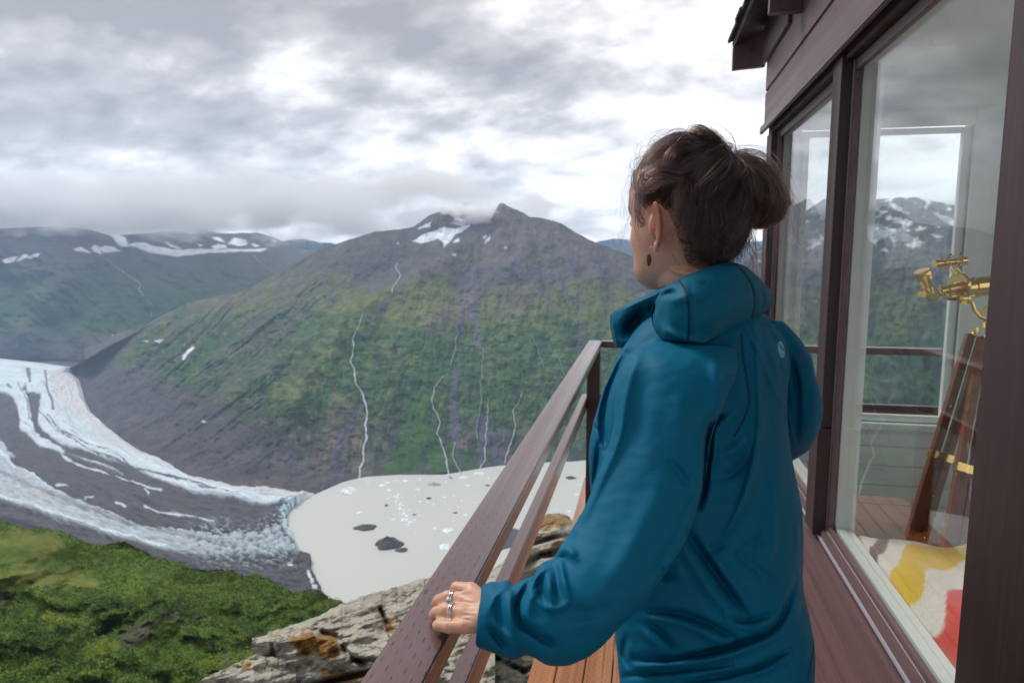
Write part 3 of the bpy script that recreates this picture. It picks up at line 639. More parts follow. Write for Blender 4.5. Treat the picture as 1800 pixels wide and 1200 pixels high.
mx = nt.nodes.new('ShaderNodeMixShader'); mx.inputs[0].default_value = .95; nt.links.new(b1.outputs[0], mx.inputs[1]); nt.links.new(b2.outputs[0], mx.inputs[2]); nt.links.new(mx.outputs[0], out.inputs[0])
sd = bpy.data.lights.new('sun', 'SUN'); sd.energy = 1.3; sd.angle = R(20); sd.color = (1, .96, .91)
so = bpy.data.objects.new('sun', sd); C.objects.link(so)
dv = Vector((math.sin(SUN_AZ)*math.cos(SUN_EL), math.cos(SUN_AZ)*math.cos(SUN_EL), math.sin(SUN_EL)))
so.rotation_euler = dv.to_track_quat('Z', 'Y').to_euler()

def volume_box(name, lo_, hi_, build, label, cat, kind='stuff'):
    bm = bmesh.new(); bmesh.ops.create_cube(bm, size=1.0)
    for q in bm.verts: q.co = Vector([lo_[i]+(q.co[i]+.5)*(hi_[i]-lo_[i]) for i in range(3)])
    me = bpy.data.meshes.new(name); bm.to_mesh(me); bm.free()
    m = bpy.data.materials.new(name+'_air'); m.use_nodes = True; nt = m.node_tree
    for n_ in list(nt.nodes): nt.nodes.remove(n_)
    o2 = nt.nodes.new('ShaderNodeOutputMaterial'); build(nt, o2); o = link(name, me, m, smooth=False); return props(o, label, cat, kind=kind)
def haze(nt, o2):
    p = nt.nodes.new('ShaderNodeVolumePrincipled'); p.inputs['Color'].default_value = (.50, .71, 1.0, 1); p.inputs['Density'].default_value = 6.5e-5; p.inputs['Anisotropy'].default_value = .2
    nt.links.new(p.outputs[0], o2.inputs['Volume'])
volume_box('haze', (-11500, -4500, LAKE_Z-9), (11500, 12200, 1050), haze, 'thin blue mountain haze filling the valley', 'haze')

# low cloud lying on the far ridges, and wisps caught on the summits
def cloud_mat(dens, scale, centre, rad, seed, thr=.46):
    def f_(nt, o2):
        p = nt.nodes.new('ShaderNodeVolumePrincipled'); p.inputs['Color'].default_value = (.995, .995, 1, 1); p.inputs['Anisotropy'].default_value = .1
        co = geoco(nt); mp = mapping(nt, co, (scale, scale, scale*2.2), (0, 0, 0), (seed, seed*.7, 0)); nz = noise(nt, mp, 1, 5, .6, .3)
        sb = nt.nodes.new('ShaderNodeVectorMath'); sb.operation = 'SUBTRACT'; nt.links.new(co, sb.inputs[0]); sb.inputs[1].default_value = centre
        dv_ = nt.nodes.new('ShaderNodeVectorMath'); dv_.operation = 'DIVIDE'; nt.links.new(sb.outputs[0], dv_.inputs[0]); dv_.inputs[1].default_value = rad
        ln = nt.nodes.new('ShaderNodeVectorMath'); ln.operation = 'LENGTH'; nt.links.new(dv_.outputs[0], ln.inputs[0])
        e = vmath(nt, 'SUBTRACT', vmath(nt, 'ADD', vmath(nt, 'MULTIPLY', nz, 3.2), -.48), ln.outputs['Value'])
        r_ = nt.nodes.new('ShaderNodeMapRange'); nt.links.new(e, r_.inputs[0]); r_.inputs[1].default_value = thr-.12; r_.inputs[2].default_value = thr+.22; r_.inputs[3].default_value = 0; r_.inputs[4].default_value = dens
        nt.links.new(r_.outputs[0], p.inputs['Density']); nt.links.new(p.outputs[0], o2.inputs['Volume'])
    return f_
def cloud(name, px, py, d, rad, dens, scale, seed, label, cat='cloud'):
    c_ = at(px, py, d); lo_, hi_ = c_-np.array(rad)*1.12, c_+np.array(rad)*1.12
    return volume_box(name, lo_.tolist(), hi_.tolist(), cloud_mat(dens, scale, c_.tolist(), rad, seed), label, cat)
cloud('cloud_bank', 130, 363, 6700, (4600, 1300, 300), .0055, .0017, 3, 'white low cloud bank lying along the ridge of the far left mountains')
cloud('cloud_wisp', 838, 378, 3680, (210, 160, 75), .05, .010, 9, 'small white cloud wisp caught between the two summits of the central mountain')
cloud('cloud_wisp', 795, 374, 3720, (110, 90, 45), .05, .016, 5, 'tiny wisp of cloud beside the dark left summit of the central mountain')
# ============================================================ WOODEN LOOKOUT
def boxes(name, bl, mat, parent=None, bev=.0015, smooth=False):
    """bl: list of (x0,x1,y0,y1,z0,z1[,rotx,roty,rotz]) joined into one bevelled mesh"""
    bm = bmesh.new()
    for b_ in bl:
        x0, x1, y0, y1, z0, z1 = b_[:6]; r = bmesh.ops.create_cube(bm, size=1.0)['verts']
        M_ = Matrix.Translation(((x0+x1)/2, (y0+y1)/2, (z0+z1)/2))
        if len(b_) > 6:
            for ax, an in zip('XYZ', b_[6:]): M_ = M_ @ Matrix.Rotation(an, 4, ax)
        bmesh.ops.transform(bm, matrix=M_ @ Matrix.Diagonal((x1-x0, y1-y0, z1-z0, 1)), verts=r)
    if bev: bmesh.ops.bevel(bm, geom=bm.edges[:], offset=bev, segments=2, affect='EDGES', clamp_overlap=True)
    me = bpy.data.meshes.new(name); bm.to_mesh(me); bm.free(); return link(name, me, mat, parent, smooth=smooth)
def tube(bm, p0, p1, r0, r1=None, seg=20, caps=True):
    p0, p1 = Vector(p0), Vector(p1); r1 = r0 if r1 is None else r1; d = p1-p0
    M_ = Matrix.Translation((p0+p1)/2) @ d.to_track_quat('Z', 'Y').to_matrix().to_4x4()
    return bmesh.ops.create_cone(bm, cap_ends=caps, cap_tris=False, segments=seg, radius1=r0, radius2=r1, depth=d.length, matrix=M_)['verts']
def lathe(bm, p0, p1, prof, seg=28):
    """profile of (t along p0-p1 in metres, radius)"""
    p0, p1 = Vector(p0), Vector(p1); q = (p1-p0).to_track_quat('Z', 'Y').to_matrix(); rings = []
    for t, r in prof: rings.append([bm.verts.new(p0+q @ Vector((r*math.cos(a), r*math.sin(a), t))) for a in np.linspace(0, 2*math.pi, seg, endpoint=False)])
    for a, b_ in zip(rings[:-1], rings[1:]):
        for i in range(seg): bm.faces.new((a[i], a[(i+1) % seg], b_[(i+1) % seg], b_[i]))
    bm.faces.new(rings[0][::-1]); bm.faces.new(rings[-1])
def bmobj(name, bm, mat, parent=None, smooth=True, sharp=35):
    bmesh.ops.recalc_face_normals(bm, faces=bm.faces[:])
    me = bpy.data.meshes.new(name); bm.to_mesh(me); bm.free(); o = link(name, me, mat, parent, smooth)
    if smooth: me.set_sharp_from_angle(angle=R(sharp))
    return o

def paintwood(name, c0, c1, axis='y', rough=.42, grain=1.0, incise=False, streak=None, dark=(.012, .008, .008), wet=False):
    m, nt, b = newmat(name); co = geoco(nt)
    sc = {'y': (55, .8, 55), 'x': (.8, 55, 55), 'z': (45, 45, 1.4)}[axis]
    g = noise(nt, mapping(nt, co, sc), 1, 6, .6, .4); bl = noise(nt, mapping(nt, co, tuple(q_*.14 for q_ in sc)), 1, 5, .6)
    fine = noise(nt, co, 220, 3, .6)
    f = vmath(nt, 'ADD', vmath(nt, 'MULTIPLY', g, .55), vmath(nt, 'MULTIPLY', bl, .45))
    col = mix(nt, c0, c1, ramp(nt, f, [(.36, 0.0), (.64, 1.0)]))
    if streak: col = mix(nt, col, streak, vmath(nt, 'MULTIPLY', ramp(nt, noise(nt, mapping(nt, co, tuple(s_*1.6 for s_ in sc)), 1, 4, .7, 1.0), [(.54, 0.0), (.68, 1.0)]), .7))
    # worn flecks
    col = mix(nt, col, tuple(min(1, x*2.6+.03) for x in c1), vmath(nt, 'MULTIPLY', ramp(nt, noise(nt, co, 90, 5, .75), [(.70, 0.0), (.76, 1.0)]), .35))
    vk = nt.nodes.new('ShaderNodeTexVoronoi'); vk.inputs['Scale'].default_value = 1; nt.links.new(mapping(nt, co, {'y': (9, 4.5, 9), 'x': (4.5, 9, 9), 'z': (9, 9, 4.5)}[axis]), vk.inputs['Vector'])
    kn = ramp(nt, vk.outputs['Distance'], [(.0, 1.0), (.035, 1.0), (.055, 0.0)]); col = mix(nt, col, dark, vmath(nt, 'MULTIPLY', kn, .75))
    h = vmath(nt, 'SUBTRACT', vmath(nt, 'ADD', vmath(nt, 'MULTIPLY', g, .5*grain), vmath(nt, 'MULTIPLY', fine, .12)), vmath(nt, 'MULTIPLY', kn, .8))
    if incise:
        s = nt.nodes.new('ShaderNodeSeparateXYZ'); nt.links.new(co, s.inputs[0])
        al = {'y': s.outputs[1], 'x': s.outputs[0]}[axis]; ac = vmath(nt, 'ADD', {'y': s.outputs[0], 'x': s.outputs[1]}[axis], s.outputs[2])
        wn = vmath(nt, 'MULTIPLY', vmath(nt, 'SUBTRACT', noise(nt, co, 26, 2), .5), .25)
        u = vmath(nt, 'ADD', vmath(nt, 'DIVIDE', ac, .0125), wn); col_i = vmath(nt, 'FLOOR', u, 0)
        v = vmath(nt, 'ADD', vmath(nt, 'ADD', vmath(nt, 'DIVIDE', al, .034), vmath(nt, 'MULTIPLY', col_i, .5)), wn)
        fu = vmath(nt, 'ABSOLUTE', vmath(nt, 'SUBTRACT', vmath(nt, 'FRACT', u, 0), .5), 0); fv = vmath(nt, 'ABSOLUTE', vmath(nt, 'SUBTRACT', vmath(nt, 'FRACT', v, 0), .5), 0)
        mu = nt.nodes.new('ShaderNodeMapRange'); nt.links.new(fu, mu.inputs[0]); mu.inputs[1].default_value = .05; mu.inputs[2].default_value = .10; mu.inputs[3].default_value = 1; mu.inputs[4].default_value = 0
        mv = nt.nodes.new('ShaderNodeMapRange'); nt.links.new(fv, mv.inputs[0]); mv.inputs[1].default_value = .13; mv.inputs[2].default_value = .19; mv.inputs[3].default_value = 1; mv.inputs[4].default_value = 0
        mk = vmath(nt, 'MULTIPLY', mu.outputs[0], mv.outputs[0])
        keep = ramp(nt, noise(nt, co, 30, 2), [(.40, .45), (.52, 1.0)]); mk = vmath(nt, 'MULTIPLY', mk, keep)
        col = mix(nt, col, dark, vmath(nt, 'MULTIPLY', mk, .85)); h = vmath(nt, 'SUBTRACT', h, vmath(nt, 'MULTIPLY', mk, 1.5))
    nt.links.new(col, b.inputs['Base Color'])
    nt.links.new(ramp(nt, noise(nt, mapping(nt, co, tuple(q_*.3 for q_ in sc)), 1, 5, .65), [(.35, rough-.12), (.65, rough+.14)]), b.inputs['Roughness'])
    if wet: b.inputs['Coat Weight'].default_value = .5; b.inputs['Coat Roughness'].default_value = .18
    bump(nt, h, .55, .0018, b); return m
BR0, BR1 = (.098, .052, .054), (.145, .086, .088)
m_siding = paintwood('brown_painted_siding', BR0, BR1, 'y', .48)
m_post = paintwood('brown_painted_post', (.030, .014, .014), (.048, .024, .024), 'z', .58)  # brown paint, darkened so the colour carries the near post's shade
m_rail = paintwood('brown_painted_rail', (.105, .058, .060), (.150, .090, .092), 'y', .30, incise=True, streak=(.20, .09, .06), dark=(.03, .02, .02), wet=True)
m_railx = paintwood('brown_painted_front_rail', (.085, .05, .05), (.13, .08, .08), 'x', .34, incise=True, dark=(.03, .02, .02))
m_deck = paintwood('amber_stained_deck', (.20, .060, .012), (.46, .17, .035), 'y', .34, 1.0, incise=True, streak=(.07, .022, .008), dark=(.03, .012, .006), wet=True)
m_white, nt, b = newmat('white_interior_paint'); nt.links.new(ramp(nt, noise(nt, mapping(nt, geoco(nt), (3, 3, 30)), 1, 4), [(.3, (.78, .83, .80)), (.7, (.84, .88, .85))]), b.inputs['Base Color']); b.inputs['Roughness'].default_value = .45
m_shingle, nt, b = newmat('dark_roof_shingle'); nt.links.new(ramp(nt, noise(nt, geoco(nt), 120, 5, .7), [(.35, (.02, .016, .016)), (.65, (.12, .10, .095))]), b.inputs['Base Color']); b.inputs['Roughness'].default_value = .9; bump(nt, noise(nt, geoco(nt), 60, 5), 1, .006, b)
m_caulk, nt, b = newmat('grey_caulk'); b.inputs['Base Color'].default_value = (.34, .33, .38, 1); b.inputs['Roughness'].default_value = .5; bump(nt, noise(nt, geoco(nt), 150, 4), 1, .003, b)
m_glass = bpy.data.materials.new('window_glass'); m_glass.use_nodes = True; nt = m_glass.node_tree
for n_ in list(nt.nodes): nt.nodes.remove(n_)
o2 = nt.nodes.new('ShaderNodeOutputMaterial'); tr = nt.nodes.new('ShaderNodeBsdfTransparent'); tr.inputs[0].default_value = (.975, .99, .983, 1); gl = nt.nodes.new('ShaderNodeBsdfGlossy'); gl.inputs['Roughness'].default_value = 0.0
lw = nt.nodes.new('ShaderNodeLayerWeight'); lw.inputs[0].default_value = .5; sch = vmath(nt, 'ADD', vmath(nt, 'MULTIPLY', vmath(nt, 'POWER', lw.outputs['Facing'], 5.0), .95), .045); mx = nt.nodes.new('ShaderNodeMixShader')
nt.links.new(sch, mx.inputs[0]); nt.links.new(tr.outputs[0], mx.inputs[1]); nt.links.new(gl.outputs[0], mx.inputs[2]); nt.links.new(mx.outputs[0], o2.inputs[0])

# deck -------------------------------------------------------------------
dk = empty('deck', (.1, 1.5, 0), 'wet amber stained plank deck running between the railing and the brown cabin', 'deck')
x = -.376; seams = [-.376, -.283, -.184, -.085, .012, .108, .205, .302, .400, .4985, .5535]
for i in range(len(seams)-1):
    boxes('plank', [(seams[i]+.002, seams[i+1]-.002, -1.4, 4.42, -.038, -.0+.0008*(i % 3))], m_deck, dk, .003)
for yy in np.arange(-1.2, 4.4, .6): boxes('joist', [(-.36, .54, yy, yy+.04, -.20, -.0395)], m_post, dk)
for k in range(18): boxes('plank', [(.509+k*.098, .603+k*.098, 3.66, 4.42, -.038, 0)], m_deck, dk, .003)
boxes('rim_board', [(-.374, 2.25, 4.422, 4.46, -.22, -.01)], m_post, dk)
for xx, yy in ((-.34, .3), (-.34, 4.36), (1.6, 4.36), (.5, .3)): boxes('support_post', [(xx, xx+.09, yy-.09, yy, -2.6, -.201)], m_post, dk)
# railings ------------------------------------------------------------------
rl = empty('railing', (-.28, 2, 0), 'long brown railing on the left with incised top board under the hand', 'railing')
boxes('top_rail', [(-.321, -.246, -1.3, 3.99, .944, .98)], m_rail, rl, .003)
boxes('middle_rail', [(-.358, -.3225, -1.3, 3.99, .588, .66)], m_rail, rl, .003)
for yy in (3.955, .32): boxes('post', [(-.3215, -.250, yy-.075, yy, .001, .9435)], m_post, rl, .002)
rf = empty('railing', (1, 4.0, 0), 'brown railing across the front of the deck, seen through the cabin windows', 'railing')
boxes('top_rail', [(-.244, 2.3, 3.93, 4.01, .946, .982)], m_railx, rf, .003)
boxes('middle_rail', [(-.249, 2.3, 3.97, 4.005, .592, .665)], m_railx, rf, .003)
boxes('post', [(2.2, 2.27, 3.935, 3.965, .001, .945)], m_post, rf, .002)

# cabin --------------------------------------------------------------------
cb = empty('lookout_cabin', (.55, 1.5, 0), 'brown painted wooden lookout cabin with large glass windows beside the deck', 'cabin')
FY = 3.56      # front corner
zs = [.0, .108, .216, .324, .432, .528]
for i in range(len(zs)-1):
    boxes('siding_board', [(.556, .584, -1.2, FY, zs[i]+.006, zs[i+1]-.002)], m_siding, cb, .007)
ub = [2.086, 2.257, 2.43, 2.585]
for i in range(3): boxes('siding_board', [(.545, .58, -1.2, FY+.055, ub[i]+.003, ub[i+1]-.0025)], m_siding, cb, .005)
boxes('wall_core', [(.5855, .66, -1.2, FY, -.05, .575), (.5815, .66, -1.2, FY, 2.10, 2.58)], m_white, cb, 0)
boxes('drip_trim', [(.528, .5445, -1.2, FY+.07, 2.062, 2.098)], m_siding, cb, .004)
boxes('head_board', [(.560, .60, -1.2, FY, 2.045, 2.0965)], m_post, cb, .002)
boxes('sill_board', [(.535, .5845, -1.2, FY+.01, .532, .572, 0, R(9), 0)], m_siding, cb, .003)
boxes('sill_board', [(.5665, .612, -1.2, FY, .580, .606, 0, R(6), 0)], m_siding, cb, .003)
boxes('sill_caulk', [(.561, .5675, -1.2, FY, .576, .588)], m_caulk, cb, .002)
# posts: corner, between the windows, near post
for y0, y1, x1 in ((3.43, FY, .66), (2.245, 2.345, .597), (.99, 1.25, .66)):
    if y0 > 3: boxes('corner_post', [(.5535, x1, y0, y1, .606, 2.0445)], m_post, cb, .003)
    else:
        boxes('window_post', [(.5505, x1, y0, y1, .942 if y0 > 2 else .5895, 2.0615)], m_post, cb, .0025)
        if y0 > 2: boxes('window_post', [(.5425, x1, y0-.004, y1+.004, .5895, .938)], m_post, cb, .0025)
for y0, y1 in ((2.245, 2.345),): boxes('post_core', [(.5975, .66, y0+.002, y1-.002, .6065, 2.0445)], m_white, cb, 0)
def window_x(y0, y1, z0, z1, lbl=None):
    """sash in the long wall: outer brown stop, pane, white inner frame"""
    w_ = bpy.data.objects.new('window', None); w_.empty_display_size = .1; C.objects.link(w_); w_.parent = cb; w_.location = (0, 0, 0)
    fx0, fx1 = .583, .5985
    boxes('frame', [(fx0, fx1, y0, y0+.017, z0, z1), (fx0, fx1, y1-.017, y1, z0, z1), (fx0+.0005, fx1-.0005, y0+.0172, y1-.0172, z0, z0+.017), (fx0+.0005, fx1-.0005, y0+.0172, y1-.0172, z1-.034, z1)], m_siding, w_, .002)
    boxes('pane', [(.6000, .604, y0+.004, y1-.004, z0+.004, z1-.004)], m_glass, w_, 0)
    boxes('caulk', [(.5812, .5828, y1-.006, y1-.001, z0, z1), (.5812, .5828, y0, y1, z0, z0+.004)], m_caulk, w_, 0)
    boxes('inner_frame', [(.606, .632, y0, y0+.016, z0, z1), (.606, .632, y1-.016, y1, z0, z1), (.6065, .6315, y0+.0165, y1-.0165, z0, z0+.018), (.6065, .6315, y0+.0165, y1-.0165, z1-.02, z1),
                          (.634, .664, y0-.002, y0+.008, z0, z1), (.634, .664, y1-.009, y1+.002, z0, z1)], m_white, w_, .001)
    boxes('inner_sill', [(.633, .656, y0-.01, y1+.01, z0-.02, z0+.014)], m_white, w_, .002)
    bm = bmesh.new(); rd = random.Random(int(y0*100)+9)
    for _ in range(190):
        bmesh.ops.create_icosphere(bm, subdivisions=1, radius=rd.choice((.0005, .0007, .0009, .0014)), matrix=Matrix.Translation((.5999, rd.uniform(y0+.03, y1-.03), z0+.04+(z1-z0-.1)*rd.random()**1.5)))
    dr_ = bmobj('water_drops', bm, m_drop, w_, smooth=True, sharp=80); dr_['kind'] = 'stuff'
    return w_
m_drop, nt, b = newmat('water_drop'); b.inputs['Base Color'].default_value = (.75, .78, .80, 1); b.inputs['Roughness'].default_value = .05; b.inputs['Transmission Weight'].default_value = .5
window_x(1.252, 2.243, .606, 2.044); window_x(2.347, 3.428, .606, 2.044); window_x(-.9, .985, .606, 2.044)
# front wall with its window
Y0, Y1 = FY-.10, FY
xa, xb, za, zb = .70, 1.405, .69, 2.045
boxes('wall_core', [(.6615, 2.30, Y0+.02, Y1-.02, -.05, za-.03), (.6615, 2.30, Y0+.02, Y1-.02, zb+.03, 2.58), (.6615, xa-.001, Y0+.02, Y1-.02, za-.029, zb+.029), (xb+.001, 2.30, Y0+.02, Y1-.02, za-.029, zb+.029)], m_white, cb, 0)
for k in range(5): boxes('inner_board', [(.67, 2.29, Y0+.002, Y0+.019, .185+k*.096, .278+k*.096)], m_white, cb, .004)
for k in range(5): boxes('siding_board', [(.586, 2.38, FY+.001, FY+.025, k*.13+.003, k*.13+.128)], m_siding, cb, .004)
wf = bpy.data.objects.new('window', None); wf.empty_display_size = .1; C.objects.link(wf); wf.parent = cb
boxes('pane', [(xa+.02, xb-.02, Y0+.05, Y0+.054, za+.02, zb-.02)], m_glass, wf, 0)
boxes('frame', [(xa, xa+.03, Y0+.012, Y0+.045, za, zb), (xb-.03, xb, Y0+.012, Y0+.045, za, zb), (xa+.031, xb-.031, Y0+.013, Y0+.044, za, za+.03), (xa+.031, xb-.031, Y0+.013, Y0+.044, zb-.025, zb)], m_white, wf, .002)
boxes('casing', [(xb+.005, xb+.085, Y0-.016, Y0+.0015, za-.06, zb+.07), (xa-.035, xb+.004, Y0-.014, Y0+.0015, zb+.002, zb+.07), (xa-.035, xb+.004, Y0-.03, Y0+.0015, za-.035, za-.004)], m_white, wf, .002)
# right wall with an opening for daylight, back wall, floor, ceiling
boxes('wall_core', [(2.30, 2.38, -1.2, FY, -.05, .8), (2.30, 2.38, -1.2, FY, 2.06, 2.58), (2.30, 2.38, -1.2, -.6, .801, 2.059), (2.30, 2.38, 2.9, FY, .801, 2.059), (.66, 2.299, -1.28, -1.2, -.05, .7), (.66, 2.299, -1.28, -1.2, 2.1, 2.58)], m_white, cb, 0)
boxes('pane', [(2.33, 2.334, -.6, 2.9, .8, 2.06)], m_glass, cb, 0)
m_floor = paintwood('cabin_floor_wood', (.16, .09, .045), (.24, .14, .075), 'y', .4)
boxes('floor', [(.661, 2.299, -1.199, Y0, .06, .10)], m_floor, cb, 0)
boxes('ceiling', [(.661, 2.299, -1.199, Y0+.019, 2.40, 2.43)], m_white, cb, 0)
# roof: sloping slab, frieze, rafter tails, end fascia
bm = bmesh.new()
def slab(bm, pts0, pts1):
    a = [bm.verts.new(p) for p in pts0]; b_ = [bm.verts.new(p) for p in pts1]; n = len(a)
    bm.faces.new(a); bm.faces.new(b_[::-1])
    for i in range(n): bm.faces.new((a[(i+1) % n], a[i], b_[i], b_[(i+1) % n]))
ey0, ey1 = -1.5, 3.80
slab(bm, [(.408, ey0, 2.522), (1.46, ey0, 2.99), (1.46, ey0, 3.02), (.400, ey0, 2.545)], [(.408, ey1, 2.522), (1.46, ey1, 2.99), (1.46, ey1, 3.02), (.400, ey1, 2.545)])
slab(bm, [(2.52, ey0, 2.522), (1.462, ey0, 2.99), (1.462, ey0, 3.02), (2.528, ey0, 2.545)], [(2.52, ey1, 2.522), (1.462, ey1, 2.99), (1.462, ey1, 3.02), (2.528, ey1, 2.545)])
rfm = bmobj('roof', bm, m_post, cb, smooth=False)
bm = bmesh.new()   # ragged shingles along the eave
rg = random.Random(3); y = ey0-.02
while y < ey1:
    w_ = rg.uniform(.07, .13); dx = rg.uniform(0, .012)
    q0, q1 = y, y+w_-.004
    slab(bm, *[[(.386-dx, q, 2.545), (.71, q, 2.690), (.71, q, 2.697), (.384-dx, q, 2.560)] for q in (q0, q1)]); y += w_
    slab(bm, *[[(.52-dx, q, 2.618), (1.42, q, 3.018), (1.42, q, 3.027), (.52-dx, q, 2.628)] for q in (q0, q1)])
bmobj('shingles', bm, m_shingle, cb, smooth=False)
boxes('frieze_board', [(.530, .5435, 3.03, 3.645, 2.396, 2.575)], m_siding, cb, .003)
bm = bmesh.new(); slab(bm, *[[(.402, q, 2.408), (.56, q, 2.418), (.56, q, 2.589), (.402, q, 2.519)] for q in (3.755, 3.79)]); bmobj('fascia_board', bm, m_siding, cb, smooth=False)
for yy in (2.87, 2.0, 1.15, .3): boxes('rafter_tail', [(.428, .5445, yy-.045, yy, 2.378, 2.532)], m_siding, cb, .002)

# ---- bed and blanket inside ------------------------------------------------
bd_ = empty('bed', (1.2, 1.3, .1), 'low wooden bed inside the cabin under the striped blanket', 'bed')
boxes('bed_frame', [(.665, 1.66, -.2, 2.20, .10, .42)], m_floor, bd_, .004)
m_mat, nt, b = newmat('mattress_cloth'); b.inputs['Base Color'].default_value = (.55, .52, .46, 1); b.inputs['Roughness'].default_value = .9
boxes('mattress', [(.67, 1.655, -.19, 2.19, .421, .54)], m_mat, bd_, .02)
nu, nv = 170, 240
U, V_ = np.meshgrid(np.linspace(0, 1, nu), np.linspace(0, 1, nv)); BX = .667+U*.99; BY = -.15+V_*2.41
wave = .032*np.sin(BX*13+BY*5+1.6*np.sin(BY*4))+.02*fbm(BX*4, BY*4, 3, 71)+.012*np.sin(BX*26-BY*9)
BZ = .610+wave*.62-.05*sstep(.96, 1.0, V_)+.05*np.exp(-(((BX-1.05)/.2)**2+((BY-2.1)/.16)**2))
T_ = np.concatenate([np.stack([BX, BY, BZ], -1).reshape(-1, 3), np.stack([BX, BY, BZ*0+.542], -1).reshape(-1, 3)])
FT = gridF(nv, nu); FB = FT[:, ::-1]+nu*nv
rim = []
idx = np.arange(nu*nv).reshape(nv, nu); loop = list(idx[0, :])+list(idx[1:, -1])+list(idx[-1, -2::-1])+list(idx[-2:0:-1, 0])
for i in range(len(loop)): a, c_ = loop[i], loop[(i+1) % len(loop)]; rim.append((c_, a, a+nu*nv, c_+nu*nv))
# woven stripes: charcoal, cream, yellow, cream, red, cream ... with their edge following the cloth
sp = BY-1.2*(BX-.67)+.030*np.sin(BX*22+BY*3)+.012*np.sin(BX*47)
stops = [(-9, (.80, .78, .70)), (1.46, (.72, .030, .024)), (1.68, (.82, .80, .73)), (1.80, (.82, .54, .01)), (1.95, (.82, .80, .73)), (2.05, (.11, .095, .115)), (2.12, (.82, .80, .73))]
colb = np.zeros(BX.shape+(3,))
for s_, c_ in stops: colb = mixc(colb, c_, sstep(s_-.004, s_+.004, sp))
m_bl, nt, b = newmat('wool_blanket'); co = geoco(nt); nt.links.new(mix(nt, attrc(nt).outputs['Color'], ramp(nt, noise(nt, co, 260, 4, .7), [(.3, .72), (.7, 1.18)]), 1.0, 'MULTIPLY'), b.inputs['Base Color']); b.inputs['Roughness'].default_value = .95; b.inputs['Sheen Weight'].default_value = .4; bump(nt, noise(nt, co, 420, 4, .7), .7, .002, b)
ob = link('blanket', mesh_np('blanket', T_, np.concatenate([FT, FB, np.array(rim)]), np.concatenate([colb.reshape(-1, 3)]*2)), m_bl)
props(ob, 'cream wool blanket with yellow, red and charcoal stripes behind the cabin window', 'blanket')

# ---- brass telescope on its wooden tripod --------------------------------------
m_brass, nt, b = newmat('polished_brass'); b.inputs['Base Color'].default_value = (.78, .53, .17, 1); b.inputs['Metallic'].default_value = 1; b.inputs['Roughness'].default_value = .13
m_leg = paintwood('mahogany', (.12, .026, .012), (.22, .058, .026), 'z', .3, .5)
TD = 2.55
def T(px, py, dd=0): return Vector(atd(px, py, TD+dd).tolist())
tl = empty('telescope', T(1735, 545), 'polished brass telescope on a mahogany tripod inside the cabin window', 'telescope')
s_ = TD/F
bm = bmesh.new(); ax0, ax1 = T(1686, 508), T(1900, 484, .12); lathe(bm, ax0, ax1, [(0, .004), (.002, .030), (.02, .036), (.05, .036), (.052, .040), (.06, .040), (.062, .037), ((ax1-ax0).length-.08, .037), ((ax1-ax0).length-.078, .043), ((ax1-ax0).length, .043)])
bmobj('tube', bm, m_brass, tl)
bm = bmesh.new(); p = T(1686, 502); q = (ax1-ax0).normalized()
lathe(bm, p-q*.006, p+q*.1, [(0, .046), (.005, .048), (.010, .048), (.014, .044), (.0145, .02)]); bmobj('end_ring', bm, m_brass, tl)
bm = bmesh.new(); a, b_ = T(1650, 512), T(1690, 503); L_ = (b_-a).length; lathe(bm, a, b_, [(0, .012), (.002, .021), (.012, .021), (.014, .015), (.032, .015), (.034, .022), (.048, .022), (.05, .017), (L_, .019)]); bmobj('focuser', bm, m_brass, tl)
bm = bmesh.new(); c0 = T(1631, 520); r = bmesh.ops.create_cube(bm, size=1); M_ = Matrix.Translation(c0) @ Matrix.Rotation(R(14), 4, Vector(fwd.tolist())) @ Matrix.Rotation(R(25), 4, 'Z') @ Matrix.Diagonal((.055, .046, .020, 1)); bmesh.ops.transform(bm, matrix=M_, verts=r['verts']); bmesh.ops.bevel(bm, geom=bm.edges[:], offset=.002, segments=2, affect='EDGES'); bmobj('diagonal_prism', bm, m_brass, tl, smooth=False)
bm = bmesh.new(); a, b_ = T(1634, 517), T(1621, 475, -.02); L_ = (b_-a).length; lathe(bm, a, b_, [(0, .016), (.012, .016), (.014, .020), (.03, .020), (.032, .018), (.06, .0225), (.062, .026), (.075, .026), (.076, .029), (L_-.012, .030), (L_-.01, .029), (L_-.004, .029), (L_, .026)]); bmobj('eyepiece', bm, m_brass, tl)
fs = bpy.data.objects.new('finder_scope', None); fs.empty_display_size = .05; C.objects.link(fs); fs.parent = tl; fs.location = (0, 0, 0)
bm = bmesh.new(); a, b_ = T(1642, 464), T(1697, 458, .02); L_ = (b_-a).length; lathe(bm, a, b_, [(0, .0145), (.008, .0155), (.016, .0155), (.018, .012), (.04, .012), (.042, .0145), (.054, .0145), (.056, .012), (L_-.026, .0125), (L_-.024, .0165), (L_-.012, .0165), (L_-.01, .0155), (L_-.002, .0165), (L_, .013)]); bmobj('barrel', bm, m_brass, fs)
dF = (b_-a).normalized(); side = dF.cross(Vector((0, 0, 1))).normalized(); upF = side.cross(dF)
bm = bmesh.new()
